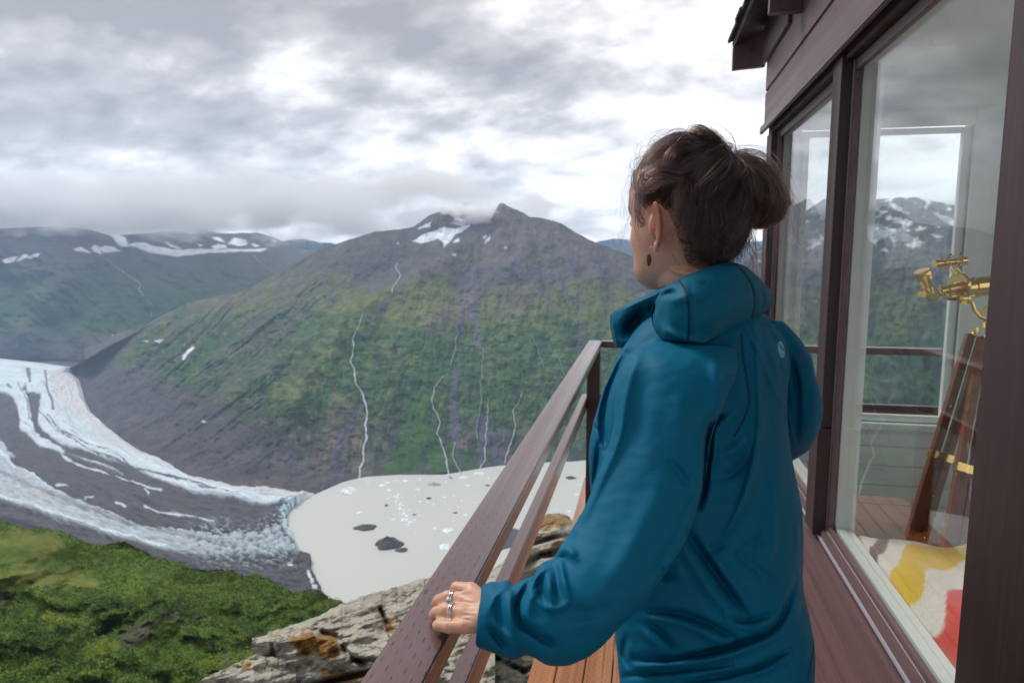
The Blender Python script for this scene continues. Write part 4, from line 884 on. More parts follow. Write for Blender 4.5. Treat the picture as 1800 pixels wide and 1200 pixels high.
for t in (.35, .68):
    c_ = a+dF*L_*t; n = 30; rg_ = []
    for k in range(n):
        an = 2*math.pi*k/n; rad = side*math.cos(an)+upF*math.sin(an); cc_ = c_+rad*.0235
        rg_.append([bm.verts.new(cc_+(rad*math.cos(w_)+dF*math.sin(w_))*.0024) for w_ in np.linspace(0, 2*math.pi, 8, endpoint=False)])
    for k in range(n):
        A, B_ = rg_[k], rg_[(k+1) % n]
        for w_ in range(8): bm.faces.new((A[w_], A[(w_+1) % 8], B_[(w_+1) % 8], B_[w_]))
    for an in (R(50), R(170), R(290)):
        rad = side*math.cos(an)+upF*math.sin(an); tube(bm, c_+rad*.013, c_+rad*.034, .0016, seg=8); tube(bm, c_+rad*.032, c_+rad*.044, .003, .0045, seg=10)
bmobj('finder_rings', bm, m_brass, fs)
bm = bmesh.new(); tube(bm, T(1670, 472), T(1684, 486), .0035); tube(bm, T(1681, 470), T(1693, 484), .0035); bmobj('finder_bracket', bm, m_brass, fs)
bm = bmesh.new(); a = T(1700, 526, -.03); lathe(bm, a+Vector((0, .05, 0)), a+Vector((-.012, -.02, 0)), [(0, .006), (.045, .006), (.047, .017), (.05, .019), (.062, .019), (.064, .014)]); bmobj('focus_knob', bm, m_brass, tl)
bm = bmesh.new(); lathe(bm, T(1666, 521), T(1712, 520), [(0, .006), (.004, .016), (.05, .02), (.08, .014), (.098, .010)]); bmobj('rack_housing', bm, m_brass, tl)
bm = bmesh.new()   # curved yoke below the tube
arc = [T(1708, 530), T(1713, 545), T(1722, 556), T(1734, 561), T(1748, 560), T(1762, 552), T(1772, 536)]
for a, b_ in zip(arc[:-1], arc[1:]): tube(bm, a, b_, .007, seg=12); bmesh.ops.create_uvsphere(bm, u_segments=12, v_segments=8, radius=.0072, matrix=Matrix.Translation(b_))
tube(bm, T(1724, 552), T(1736, 538), .005); tube(bm, T(1736, 538), T(1752, 548), .005); lathe(bm, T(1738, 605), T(1738, 556), [(0, .030), (.01, .032), (.02, .026), (.035, .012), (.06, .010), (.08, .016), (.10, .012)])
for px_, py_ in ((1716, 584), (1750, 580), (1728, 576)): tube(bm, T(px_, py_, -.02), T(px_, py_-9, -.02), .008)
bmobj('mount', bm, m_brass, tl)
feet = [(1608, 952, 0.0), (1672, 985, -.22), (1860, 960, .2)]; tops = [(1716, 590, 0), (1738, 596, -.03), (1758, 590, .02)]
for (fxp, fyp, fd), (tx, ty, td) in zip(feet, tops):
    top_, ft = T(tx, ty, td), T(fxp, fyp, fd)
    dr = (ft-top_); k = (.101-top_.z)/dr.z; ft = top_+dr*k; dr = ft-top_; dn = dr.normalized(); sd_ = dn.cross(Vector((0, 1, 0))).normalized() if abs(dn.y) < .9 else Vector((1, 0, 0))
    lg = bpy.data.objects.new('leg', None); lg.empty_display_size = .05; C.objects.link(lg); lg.parent = tl; lg.location = (0, 0, 0)
    def bar(nm, c0_, c1_, w0, w1, mat):
        bm = bmesh.new(); zq = (c1_-c0_).normalized(); xq = sd_; yq = zq.cross(xq).normalized(); vs = []
        for cpt in (c0_, c1_):
            for sx, sy in ((-1, -1), (1, -1), (1, 1), (-1, 1)): vs.append(bm.verts.new(cpt+xq*sx*w0/2+yq*sy*w1/2))
        for f_ in ((0, 1, 2, 3), (7, 6, 5, 4), (0, 4, 5, 1), (1, 5, 6, 2), (2, 6, 7, 3), (3, 7, 4, 0)): bm.faces.new([vs[i] for i in f_])
        bmesh.ops.bevel(bm, geom=bm.edges[:], offset=.0015, segments=2, affect='EDGES'); bmobj(nm, bm, mat, lg, smooth=False)
    for sgn in (-1, 1): bar('leg_rail', top_+sd_*sgn*.021, top_+dr*.985+sd_*sgn*.024, .027, .030, m_leg)
    bar('leg_slide', top_+dr*.42, ft, .030, .020, m_leg)
    bar('brass_band', top_+dr*.40, top_+dr*.425, .080, .036, m_brass); bar('brass_band', top_+dr*.70, top_+dr*.72, .084, .037, m_brass)
    bm = bmesh.new(); bmesh.ops.create_uvsphere(bm, u_segments=14, v_segments=10, radius=.011, matrix=Matrix.Translation(top_+Vector((-.016, -.02, .008)))); bmobj('hinge_bolt', bm, m_brass, lg)

# ============================================================ ROCK OUTCROPS
def rock_mat():
    m, nt, b = newmat('lichen_rock'); co = geoco(nt)
    n1 = noise(nt, co, 5, 8, .66); n2 = noise(nt, co, 34, 7, .65); st = noise(nt, mapping(nt, co, (4, 4, 24), (R(28), R(18), 0)), 1, 7, .66, .6)
    f = vmath(nt, 'ADD', vmath(nt, 'MULTIPLY', n2, .55), vmath(nt, 'MULTIPLY', st, .45))
    col = ramp(nt, f, [(.26, (.16, .15, .145)), (.42, (.30, .285, .265)), (.55, (.42, .40, .36)), (.70, (.54, .515, .46))])
    col = mix(nt, col, (.30, .31, .17), vmath(nt, 'MULTIPLY', ramp(nt, vmath(nt, 'ADD', vmath(nt, 'MULTIPLY', noise(nt, co, 55, 6, .7), .7), vmath(nt, 'MULTIPLY', n1, .3)), [(.50, 0.0), (.56, 1.0)]), .7))
    col = mix(nt, col, (.47, .46, .27), ramp(nt, noise(nt, co, 62, 6, .72), [(.55, 0.0), (.61, .8)]))
    col = mix(nt, col, (.34, .17, .09), vmath(nt, 'MULTIPLY', ramp(nt, noise(nt, co, 26, 6, .75), [(.58, 0.0), (.66, 1.0)]), .6))
    vo = nt.nodes.new('ShaderNodeTexVoronoi'); vo.feature = 'DISTANCE_TO_EDGE'; vo.inputs['Scale'].default_value = 1.7
    wv = nt.nodes.new('ShaderNodeVectorMath'); wv.operation = 'ADD'; nz = nt.nodes.new('ShaderNodeTexNoise'); nz.inputs['Scale'].default_value = 4; nz.inputs['Detail'].default_value = 5; nt.links.new(co, nz.inputs['Vector'])
    nt.links.new(mapping(nt, co, (1, 1, 2.6), (R(20), R(12), 0)), wv.inputs[0]); nt.links.new(nz.outputs['Color'], wv.inputs[1]); nt.links.new(wv.outputs[0], vo.inputs['Vector'])
    crk = ramp(nt, vo.outputs['Distance'], [(.0, 1.0), (.018, 0.0)])
    col = mix(nt, col, (.03, .026, .022), vmath(nt, 'MULTIPLY', crk, .55))
    at_ = attrc(nt, 'moss').outputs['Fac']; mo_ = ramp(nt, noise(nt, co, 40, 6, .7), [(.35, (.09, .085, .012)), (.55, (.30, .13, .025)), (.7, (.42, .24, .03))])
    col = mix(nt, col, mo_, at_)
    nt.links.new(col, b.inputs['Base Color']); b.inputs['Roughness'].default_value = .88; b.inputs['Specular IOR Level'].default_value = .25
    h = vmath(nt, 'SUBTRACT', vmath(nt, 'ADD', vmath(nt, 'MULTIPLY', n2, .5), vmath(nt, 'MULTIPLY', st, .8)), vmath(nt, 'MULTIPLY', crk, .8))
    nb_ = bump(nt, h, .7, .011, None); bump(nt, noise(nt, co, 110, 6, .7), .7, .006, b, prev=nb_); return m
m_rock = rock_mat()
def rock(name, crest, edge, bottom, nu, nv, label, moss=(), seed=0, rough=.05, back=.8, extra=None):
    """crest / edge / bottom: (px, py, distance) lines giving the far rim, the front lip and the foot"""
    x0, x1 = crest[0][0], crest[-1][0]; X = np.linspace(x0, x1, nu)
    I = lambda ln, k: np.interp(X, [p[0] for p in ln], [p[k] for p in ln])
    v = np.linspace(0, 1, nv)[:, None]; h_ = .55
    cyy = I(crest, 1)+2.5*fbm(X/14, X*0, 4, seed+1)+1.5*np.abs(fbm(X/5, X*0+3, 3, seed+2)); ey, by2 = I(edge, 1), I(bottom, 1); cd, ed, bd2 = I(crest, 2), I(edge, 2), I(bottom, 2)
    a = np.clip(v/h_, 0, 1); b_ = np.clip((v-h_)/(1-h_), 0, 1)
    ey = ey+6*fbm(X/30, X*0+5, 4, seed+4)
    PY = np.where(v < h_, by2[None]*(1-a)+ey[None]*a, ey[None]*(1-b_)+cyy[None]*b_); D = np.where(v < h_, bd2[None]*(1-a)+ed[None]*a, ed[None]*(1-b_)+cd[None]*b_)
    PX = X[None]+0*v
    blk = np.abs(vnoise(PX/70+PY/200, PY/34, seed+5)); blk2 = np.tanh(2.2*fbm(PX/60-PY/120, PY/30+PX/90, 3, seed+6))
    D = D+rough*(.7*blk2+.8*fbm(PX/40, PY/14+PX/60, 5, seed+7)+.9*blk)*np.clip((1-v)*9, 0, 1)
    if extra is not None: D = D+extra(PX, PY)
    P = at(PX, PY, D); r = ray(PX[-1], PY[-1]); h = r[:, :2]/np.hypot(r[:, 0], r[:, 1])[:, None]; rows = []
    for q in range(1, 9): Q = P[-1].copy(); Q[:, :2] += h*back*q/8; Q[:, 2] -= back*1.7*(q/8)**1.35; rows.append(Q)
    Q = rows[-1].copy(); Q[:, 2] -= 6; rows.append(Q)
    f0 = P[0].copy(); f0[:, 2] -= 6; Pa = np.concatenate([f0[None], P, np.stack(rows)])
    mm = np.zeros(Pa.shape[:2]); nz = fbm(PX/16, PY/11, 4, seed+9)
    for poly, e in moss: mm[1:nv+1] = np.maximum(mm[1:nv+1], sstep(-6, 7, psd(PX, PY, poly)+13*nz)*e)
    o = link(name, mesh_np(name, Pa, gridF(len(Pa), nu), None, {'moss': mm}), m_rock); return props(o, label, 'rock')
def crack(lines):
    def f_(PX, PY):
        s = 0
        for pts, w_, dep in lines: s = s+dep*np.exp(-(pdist(PX, PY, pts)[0]/w_)**2)
        return s
    return f_
rock('boulder', [(443,1120,2.95),(462,1112,3.0),(500,1102,3.05),(560,1082,3.15),(600,1060,3.25),(640,1046,3.3),(700,1030,3.4),(745,1014,3.45),(790,1018,3.45),(870,1060,3.3)],
     [(443,1130,2.9),(470,1128,2.86),(520,1126,2.78),(560,1118,2.78),(600,1132,2.72),(640,1160,2.62),(700,1172,2.55),(780,1190,2.5),(870,1200,2.5)], [(443,1300,2.84),(520,1300,2.70),(600,1300,2.60),(700,1300,2.45),(870,1300,2.4)], 420, 260,
     'lichen covered grey boulder with orange moss, below the railing at the bottom', [([(505,1120),(545,1108),(590,1118),(600,1140),(590,1165),(560,1150),(520,1145)], .95), ([(560,1172),(640,1178),(700,1190),(640,1200),(570,1200)], .8), ([(672,1075),(690,1080),(694,1110),(680,1110)], .8)], 11, .045,
     extra=crack([([(668,1070),(682,1100),(690,1125)], 4, .09), ([(540,1205),(600,1192),(650,1180),(700,1168)], 5, .14), ([(553,1108),(590,1118),(612,1150),(640,1165)], 6, .10), ([(620,1160),(690,1158)], 4, .08), ([(478,1130),(488,1200)], 4, .05)]))
rock('boulder', [(330,1212,2.7),(360,1190,2.72),(400,1172,2.75),(430,1158,2.8),(446,1150,2.8),(520,1160,2.8)], [(330,1225,2.66),(400,1196,2.66),(446,1180,2.66),(520,1190,2.7)], [(330,1300,2.5),(520,1300,2.5)], 160, 120,
     'low grey slab of rock in the bottom left, in front of the mossy boulder', [([(424,1160),(442,1156),(444,1172),(428,1176)], .9)], 31, .03)
rock('rock_outcrop', [(740,1110,3.3),(800,1072,3.6),(850,1010,3.9),(885,985,4.1),(905,960,4.3),(930,935,4.6),(945,912,4.8),(965,902,4.9),(985,901,5.0),(1000,906,5.0),(1008,918,5.0),(1016,945,5.0),(1060,1000,4.9),(1200,1040,4.9)],
     [(740,1150,3.0),(800,1100,3.2),(880,1020,3.5),(940,955,4.35),(985,935,4.6),(1010,955,4.6),(1060,1020,4.5),(1200,1080,4.5)], [(740,1320,2.3),(900,1320,2.35),(1200,1320,2.5)], 420, 320,
     'jagged lichen spotted rock outcrop behind the railing, rising beside the deck edge', [([(940,915),(970,905),(1000,908),(990,925),(950,932)], .85), ([(880,1000),(930,960),(935,975),(890,1010)], .5), ([(800,1160),(850,1180),(840,1200),(790,1190)], .5), ([(960,950),(1000,942),(1000,965),(970,985)], .5)], 51, .07,
     extra=crack([([(905,1000),(950,975),(1005,965)], 6, .18), ([(930,960),(970,945),(1010,940)], 4, .12), ([(850,1100),(900,1120),(930,1110)], 6, .12), ([(800,1130),(860,1150),(920,1180)], 5, .10), ([(880,1040),(930,1020)], 5, .12)]))
# ============================================================ THE WOMAN
VD = fwd.copy()
def catmull(A, n):
    A = np.asarray(A, float); k = len(A); t = np.linspace(0, k-1, n); i = np.clip(np.floor(t).astype(int), 0, k-2); f = (t-i)[:, None]
    p0 = A[np.clip(i-1, 0, k-1)]; p1 = A[i]; p2 = A[i+1]; p3 = A[np.clip(i+2, 0, k-1)]
    return .5*((2*p1)+(-p0+p2)*f+(2*p0-5*p1+4*p2-p3)*f*f+(-p0+3*p1-3*p2+p3)*f**3)
def loft(st, n=60, seg=48, shrink=0.0, expo=1.0):
    """st rows: Lx,Ly,Rx,Ry,depth,half_thickness[,phase in degrees]"""
    A = np.array([list(s)+[0]*(7-len(s)) for s in st], float); B = catmull(A, n); V = []
    th = np.linspace(0, 2*math.pi, seg, endpoint=False)
    for r_ in B:
        L, Rr = atd(r_[0], r_[1], r_[4]), atd(r_[2], r_[3], r_[4]); c_ = (L+Rr)/2; a1 = (Rr-L)/2; la = np.linalg.norm(a1)
        a1 = a1*max(.05, (la-shrink)/la); hd = max(.004, r_[5]-shrink); ph = R(r_[6])
        V.append(c_+a1[None]*np.cos(th)[:, None]+VD[None]*(hd*np.sin(th+ph))[:, None])
    V = np.concatenate(V); Fq = gridF(n, seg, wrap=True).tolist()+[list(range(seg))[::-1], list(range((n-1)*seg, n*seg))]
    return V, Fq
def chain(pts, rad, n=40, seg=20):
    P_ = catmull(np.array([list(p)+[r_] for p, r_ in zip(pts, rad)]), n); V = []; prev = None
    for i in range(n):
        d = P_[min(i+1, n-1), :3]-P_[max(i-1, 0), :3]; d /= np.linalg.norm(d)+1e-9
        u_ = np.cross(d, [0, 0, 1]) if prev is None else prev-d*np.dot(prev, d); u_ /= np.linalg.norm(u_)+1e-9; prev = u_; w_ = np.cross(d, u_)
        th = np.linspace(0, 2*math.pi, seg, endpoint=False)[:, None]; V.append(P_[i, :3]+(u_*np.cos(th)+w_*np.sin(th))*P_[i, 3])
    # rounded ends
    return np.concatenate(V), gridF(n, seg, wrap=True).tolist()+[list(range(seg))[::-1], list(range((n-1)*seg, n*seg))]
def sphere(c_, rx, ry=None, rz=None, M_=None, n=20):
    ry = rx if ry is None else ry; rz = rx if rz is None else rz
    ph = np.linspace(0.02, math.pi-.02, n)[:, None]; th = np.linspace(0, 2*math.pi, 2*n, endpoint=False)[None]
    V = np.stack([rx*np.sin(ph)*np.cos(th), ry*np.sin(ph)*np.sin(th), rz*np.cos(ph)+0*th], -1).reshape(-1, 3)
    if M_ is not None: V = V@M_.T
    return V+np.asarray(c_), gridF(n, 2*n, wrap=True).tolist()+[list(range(2*n))[::-1], list(range((n-1)*2*n, n*2*n))]
def capsule(p0, p1, r0, r1, n=12, seg=18):
    p0, p1 = np.asarray(p0, float), np.asarray(p1, float); d = p1-p0; L = np.linalg.norm(d); d /= L
    pts, rad = [], []
    for a in np.linspace(-88, 0, 6): pts.append(p0+d*r0*math.sin(R(a))); rad.append(r0*math.cos(R(a))+1e-4)
    for t in np.linspace(.1, .9, n): pts.append(p0+d*L*t); rad.append(r0*(1-t)+r1*t)
    for a in np.linspace(0, 88, 6): pts.append(p1+d*r1*math.sin(R(a))); rad.append(r1*math.cos(R(a))+1e-4)
    u_ = np.cross(d, [.3, .2, 1]); u_ /= np.linalg.norm(u_); w_ = np.cross(d, u_); th = np.linspace(0, 2*math.pi, seg, endpoint=False)[:, None]
    V = np.concatenate([p+(u_*np.cos(th)+w_*np.sin(th))*r_ for p, r_ in zip(pts, rad)]); k = len(pts)
    return V, gridF(k, seg, wrap=True).tolist()+[list(range(seg))[::-1], list(range((k-1)*seg, k*seg))]
def union(parts, voxel):
    V, Fq, o = [], [], 0
    for v, f_ in parts: V.append(v); Fq += [[i+o for i in q] for q in f_]; o += len(v)
    me = bpy.data.meshes.new('tmp'); me.from_pydata(np.concatenate(V).tolist(), [], Fq)
    bm = bmesh.new(); bm.from_mesh(me); isl = bm.faces[:]; bmesh.ops.recalc_face_normals(bm, faces=isl); bm.to_mesh(me); bm.free()
    ob = bpy.data.objects.new('tmp', me); C.objects.link(ob); md = ob.modifiers.new('r', 'REMESH'); md.mode = 'VOXEL'; md.voxel_size = voxel; md.adaptivity = 0
    dg = bpy.context.evaluated_depsgraph_get(); me2 = bpy.data.meshes.new_from_object(ob.evaluated_get(dg)); bpy.data.objects.remove(ob); bpy.data.meshes.remove(me); return me2
def getco(me): a = np.empty(len(me.vertices)*3, np.float32); me.vertices.foreach_get('co', a); return a.reshape(-1, 3).astype(float)
def getno(me): a = np.empty(len(me.vertices)*3, np.float32); me.vertices.foreach_get('normal', a); return a.reshape(-1, 3).astype(float)
def setco(me, V): me.vertices.foreach_set('co', np.asarray(V, np.float32).ravel()); me.update()
def smooth(me, it, lam=.5, mask=None):
    e = np.empty(len(me.edges)*2, np.int32); me.edges.foreach_get('vertices', e); e = e.reshape(-1, 2); V = getco(me); n = len(V)
    deg = np.bincount(e.ravel(), minlength=n).astype(float)[:, None]
    for _ in range(it):
        S_ = np.stack([np.bincount(e[:, 0], V[e[:, 1], k], n)+np.bincount(e[:, 1], V[e[:, 0], k], n) for k in range(3)], -1)
        d = (S_/deg-V)*lam; V = V+(d if mask is None else d*mask[:, None])
    setco(me, V)
def sculpt(me, folds):
    V = getco(me); N = getno(me); r = V-CAM; r /= np.linalg.norm(r, axis=1)[:, None]; px, py, z = proj(V)
    w = np.clip(-(N*r).sum(1)*2.5+.15, 0, 1); off = np.zeros(len(V))
    for pts, wd, amp in folds:
        pts = catmull(np.array(pts, float), max(8, 4*len(pts))) if len(pts) > 2 else np.array(pts, float)
        x0, y0 = pts.min(0)-wd*3; x1, y1 = pts.max(0)+wd*3; k = (px > x0) & (px < x1) & (py > y0) & (py < y1) & (w > 0)
        if not k.any(): continue
        d, t = pdist(px[k], py[k], pts); off[k] += (1.6 if np.mean(pts[:, 0]) > 1130 else 1.45)*amp*np.exp(-(d/(wd*.86))**2)*np.clip(np.sin(np.clip(t, .03, .97)*math.pi), 0, 1)**.45
    setco(me, V-r*(off*w)[:, None])

wo = empty('person', atd(1240, 1200, 1.17).tolist()[:2]+[0.0], 'woman in a teal hooded jacket with a messy dark bun, one hand on the railing', 'person')

# ---- jacket ------------------------------------------------------------------
torso = [(1190,525,1310,515,1.17,.06,20), (1140,552,1340,540,1.17,.09,25), (1100,590,1384,575,1.175,.125,28), (1070,640,1408,630,1.18,.145,28), (1045,700,1402,695,1.185,.15,28), (1030,770,1404,765,1.185,.15,26),
         (1030,840,1414,835,1.18,.15,24), (1040,910,1424,900,1.175,.145,22), (1060,980,1424,970,1.17,.14,20), (1072,1040,1421,1030,1.165,.14,18), (1076,1095,1432,1085,1.16,.145,16), (1082,1150,1437,1140,1.155,.15,14), (1086,1205,1433,1200,1.15,.155,14), (1090,1290,1436,1290,1.145,.155,14), (1092,1360,1434,1360,1.14,.155,14)]
larm = [(1150,600,1290,610,1.06,.055), (1100,628,1292,650,1.02,.070), (1084,690,1270,705,1.0,.072), (1076,760,1246,770,.985,.070), (1050,840,1234,850,.965,.070), (1014,918,1207,935,.94,.068), (986,962,1166,1004,.918,.066), (972,985,1128,1052,.907,.065), (950,994,1092,1092,.90,.064), (934,1018,1045,1138,.897,.062), (916,1022,1000,1161,.895,.060), (902,1036,960,1158,.897,.056), (889,1024,930,1140,.90,.053), (876,1030,902,1153,.902,.050), (866,1024,884,1146,.905,.048), (846,1031,836,1129,.912,.046)]
rarm = [(1270,560,1374,566,1.21,.06), (1310,585,1398,596,1.24,.065), (1325,612,1415,622,1.255,.068), (1335,650,1429,662,1.285,.06), (1342,700,1441,708,1.31,.062), (1350,748,1436,746,1.33,.06), (1360,780,1422,776,1.37,.055), (1355,795,1400,800,1.43,.046), (1310,800,1345,830,1.50,.042), (1250,810,1275,850,1.55,.040)]
jm = union([loft(torso, 90, 64), loft(larm, 90, 40), loft(rarm, 60, 32)], .0030)
smooth(jm, 7)
FOLDS = [
 # cuff and forearm
 ([(858,1026),(846,1075),(850,1136)], 3.0, -.0016), ([(933,1021),(913,1053),(911,1087),(930,1109),(973,1131)], 5.5, -.017), ([(945,1030),(930,1060),(930,1085),(950,1100)], 7, .006),
 ([(905,1028),(896,1058),(900,1101),(905,1146)], 7.5, .0075), ([(886,1030),(866,1056),(858,1075)], 6, .005), ([(875,1045),(878,1085),(885,1120)], 6, -.006), ([(860,1104),(874,1120),(890,1142)], 6, -.014), ([(872,1096),(890,1118),(898,1140)], 5, .006),
 ([(960,998),(943,1014),(932,1036),(936,1048)], 5.5, .009), ([(984,985),(992,1020),(1003,1056)], 5, .010), ([(1003,1056),(985,1068),(965,1068),(940,1050)], 6, .006), ([(964,1012),(966,1042),(971,1070)], 6, .007), ([(950,1012),(950,1035),(958,1062)], 6, -.008), ([(976,1000),(980,1030),(986,1052)], 6, -.007),
 ([(983,962),(1000,966),(1012,980)], 8, .010), ([(975,985),(990,980),(1000,990)], 6, -.008), ([(945,1140),(960,1120),(975,1145)], 6, -.005), ([(1000,1072),(1040,1080),(1070,1060)], 16, -.006), ([(917,1060),(921,1100)], 4, .004), ([(1015,1100),(1050,1085)], 12, .004),
 # upper sleeve
 ([(1118,628),(1100,690),(1086,770),(1052,850),(1012,930)], 11, .010), ([(1100,622),(1072,680),(1060,740),(1066,790)], 9, -.024), ([(1140,640),(1125,730),(1115,800)], 20, -.005), ([(1180,815),(1195,830),(1212,856)], 8, -.006), ([(1200,690),(1195,760),(1190,800)], 22, .004), ([(1160,860),(1110,960),(1070,1030)], 26, .006),
 ([(1215,880),(1180,960),(1130,1030)], 9, -.005), ([(1037,722),(1043,745),(1058,762)], 4, -.004), ([(1042,700),(1036,760),(1038,830)], 6, .006), ([(1052,780),(1046,840),(1034,880)], 5, -.012),
 # armpit and shoulder blade
 ([(1266,734),(1248,750),(1241,790),(1238,850),(1228,890)], 6.5, -.026), ([(1290,728),(1268,742),(1258,762),(1256,800),(1248,830)], 7.5, .012), ([(1240,640),(1262,620),(1290,640)], 20, -.006), ([(1255,625),(1262,680),(1266,720)], 12, .006),
 ([(1326,570),(1333,640),(1336,730),(1328,800),(1308,875),(1272,950)], 9, .012), ([(1346,640),(1352,730),(1348,820),(1334,900)], 16, -.007), ([(1296,590),(1300,660),(1306,710)], 12, .004), ([(1312,800),(1290,830),(1262,838)], 10, -.010), ([(1318,760),(1290,790),(1268,800)], 10, .008), ([(1250,890),(1300,900)], 18, .004), ([(1243,968),(1262,960),(1284,942)], 9, -.008),
 ([(1309,575),(1335,623),(1360,683),(1382,721),(1398,790),(1412,850)], 4.5, .0045), ([(1354,585),(1392,642),(1402,705),(1400,770)], 6, -.014), ([(1370,640),(1384,700),(1392,760)], 7, -.003), ([(1345,600),(1362,640),(1380,690)], 5, .0035),
 ([(1360,850),(1362,930),(1350,1000)], 8, .006), ([(1338,930),(1330,985)], 10, -.006), ([(1402,910),(1404,975)], 6, .004),
 # lower back
 ([(1207,938),(1235,975),(1264,1017),(1290,1052),(1309,1078)], 7.5, -.017), ([(1192,950),(1225,1000),(1255,1045),(1285,1075)], 13, .008), ([(1225,930),(1262,990),(1300,1040),(1325,1075)], 10, .008),
 ([(1283,1086),(1312,1091),(1356,1079)], 6, -.012), ([(1280,1062),(1276,1080),(1300,1098),(1340,1100)], 8, .005), ([(1143,1075),(1195,1078),(1246,1096),(1294,1123)], 6.5, -.015), ([(1140,1086),(1195,1094),(1240,1112),(1280,1134)], 10, .009),
 ([(1143,1097),(1166,1114),(1188,1140)], 6, -.011), ([(1128,1105),(1150,1128),(1165,1145)], 7, .006), ([(1115,1158),(1165,1158),(1217,1152),(1301,1130),(1363,1101),(1393,1039),(1400,1010)], 7.5, -.018), ([(1120,1170),(1220,1163),(1300,1144),(1370,1112)], 9, .010),
 ([(1092,1190),(1150,1180),(1217,1174),(1285,1166)], 6, -.013), ([(1198,1198),(1260,1188),(1327,1174),(1389,1141)], 6, -.013), ([(1290,1185),(1340,1178),(1395,1150)], 8, .007), ([(1180,1015),(1168,1010),(1160,1000)], 9, -.010), ([(1186,990),(1195,1010),(1190,1020)], 8, .006),
 ([(1408,1090),(1415,1040),(1420,1010)], 8, -.008), ([(1100,1120),(1096,1150),(1110,1176)], 7, -.010), ([(1296,975),(1330,1000),(1345,1020)], 9, -.006), ([(1300,990),(1312,960),(1340,950)], 8, -.004)]
sculpt(jm, FOLDS)
smooth(jm, 1)
# soft random cloth undulation
V = getco(jm); N = getno(jm); V += N*(.0016*vnoise(V[:, 0]*22+V[:, 2]*9, V[:, 1]*22-V[:, 2]*14, 91)+.0006*vnoise(V[:, 0]*70, V[:, 2]*60+V[:, 1]*40, 92))[:, None]; setco(jm, V)
m_jk, nt, b = newmat('teal_softshell'); co = geoco(nt)
b.inputs['Base Color'].default_value = (.0, .10, .17, 1)
blot = ramp(nt, noise(nt, co, 38, 6, .7), [(.50, 0.0), (.60, 1.0)])
nt.links.new(mix(nt, (.0, .100, .185), (.0, .122, .222), noise(nt, co, 6, 4)), b.inputs['Base Color']); b.inputs['Roughness'].default_value = .62; b.inputs['Sheen Weight'].default_value = .0; b.inputs['Sheen Roughness'].default_value = .5; b.inputs['Sheen Tint'].default_value = (.25, .75, 1, 1); b.inputs['Specular IOR Level'].default_value = .14
wv = vmath(nt, 'ADD', noise(nt, mapping(nt, co, (1500, 1500, 500)), 1, 2), noise(nt, mapping(nt, co, (500, 500, 1500)), 1, 2)); bump(nt, wv, .22, .0006, b)
ja = link('jacket', jm, m_jk, wo)
# world-space copy of the jacket surface for draping details
def bvh_of(o, parent): me = o.data; V = getco(me)+np.array(parent.location); f_ = [tuple(p.vertices) for p in me.polygons]; return BVHTree.FromPolygons(V.tolist(), f_)
jb = bvh_of(ja, wo)
def drape(bv, px, py, lift): 
    r = Vector(ray(px, py).tolist()).normalized(); h = bv.ray_cast(Vector(CAM.tolist()), r); return None if h[0] is None else (h[0]-r*lift, h[1])

# hood ----------------------------------------------------------------------------
main_l = [(1146,548,1150,578,1.06,.014), (1152,530,1156,589,1.06,.022), (1168,505,1166,598,1.045,.042), (1195,489,1193,603,1.04,.055), (1235,473,1234,607,1.05,.056), (1272,461,1268,590,1.08,.056), (1302,466,1298,575,1.12,.056), (1328,488,1326,560,1.17,.05), (1349,511,1346,546,1.22,.035), (1358,524,1356,531,1.255,.014)]
left_l = [(1215,490,1200,590,1.12,.035), (1178,497,1165,582,1.13,.042), (1140,516,1135,588,1.145,.045), (1108,531,1108,602,1.16,.045), (1082,543,1090,612,1.175,.038), (1071,553,1081,610,1.185,.02)]
front_l = [(1075,570,1085,612,1.185,.02), (1105,560,1110,612,1.25,.025), (1170,560,1172,600,1.31,.03), (1250,545,1250,590,1.34,.03), (1320,530,1320,565,1.32,.03), (1350,520,1350,545,1.25,.02)]
hm = union([loft(main_l, 70, 44), loft(left_l, 40, 36), loft(front_l, 50, 20)], .003)
smooth(hm, 6)
HF = [([(1150,532),(1143,555),(1146,580)], 7, -.020), ([(1140,543),(1118,560),(1098,580)], 13, -.040), ([(1128,560),(1112,575),(1098,590)], 11, -.026), ([(1187,500),(1130,526),(1085,546)], 6, .006), ([(1160,520),(1175,516),(1190,516)], 6, -.008), ([(1172,530),(1200,522),(1225,524)], 14, .006), ([(1215,500),(1217,545),(1213,600)], 3, -.003), ([(1204,495),(1208,545),(1205,600)], 5, .002), ([(1290,462),(1316,490),(1326,520),(1326,555)], 3.2, -.004),
      ([(1160,575),(1190,592),(1234,604),(1260,590)], 9, .010), ([(1225,590),(1234,606),(1244,598)], 5, .008), ([(1332,500),(1342,520),(1338,545)], 4, -.008), ([(1250,480),(1280,475),(1305,485)], 8, .004), ([(1240,560),(1290,545),(1330,530)], 14, .006), ([(1075,560),(1078,590),(1085,612)], 5, .008)]
sculpt(hm, HF); smooth(hm, 2)
m_hood, nt, b = newmat('teal_softshell_damp'); co = geoco(nt)
blot = vmath(nt, 'MULTIPLY', ramp(nt, noise(nt, co, 34, 7, .72), [(.52, 0.0), (.60, 1.0)]), ramp(nt, noise(nt, co, 9, 3), [(.45, 0.0), (.56, 1.0)]))
nt.links.new(mix(nt, (.001, .112, .190), (.001, .050, .092), vmath(nt, 'MULTIPLY', blot, .75)), b.inputs['Base Color']); b.inputs['Roughness'].default_value = .6; b.inputs['Sheen Weight'].default_value = .0; b.inputs['Sheen Tint'].default_value = (.25, .75, 1, 1); b.inputs['Specular IOR Level'].default_value = .14
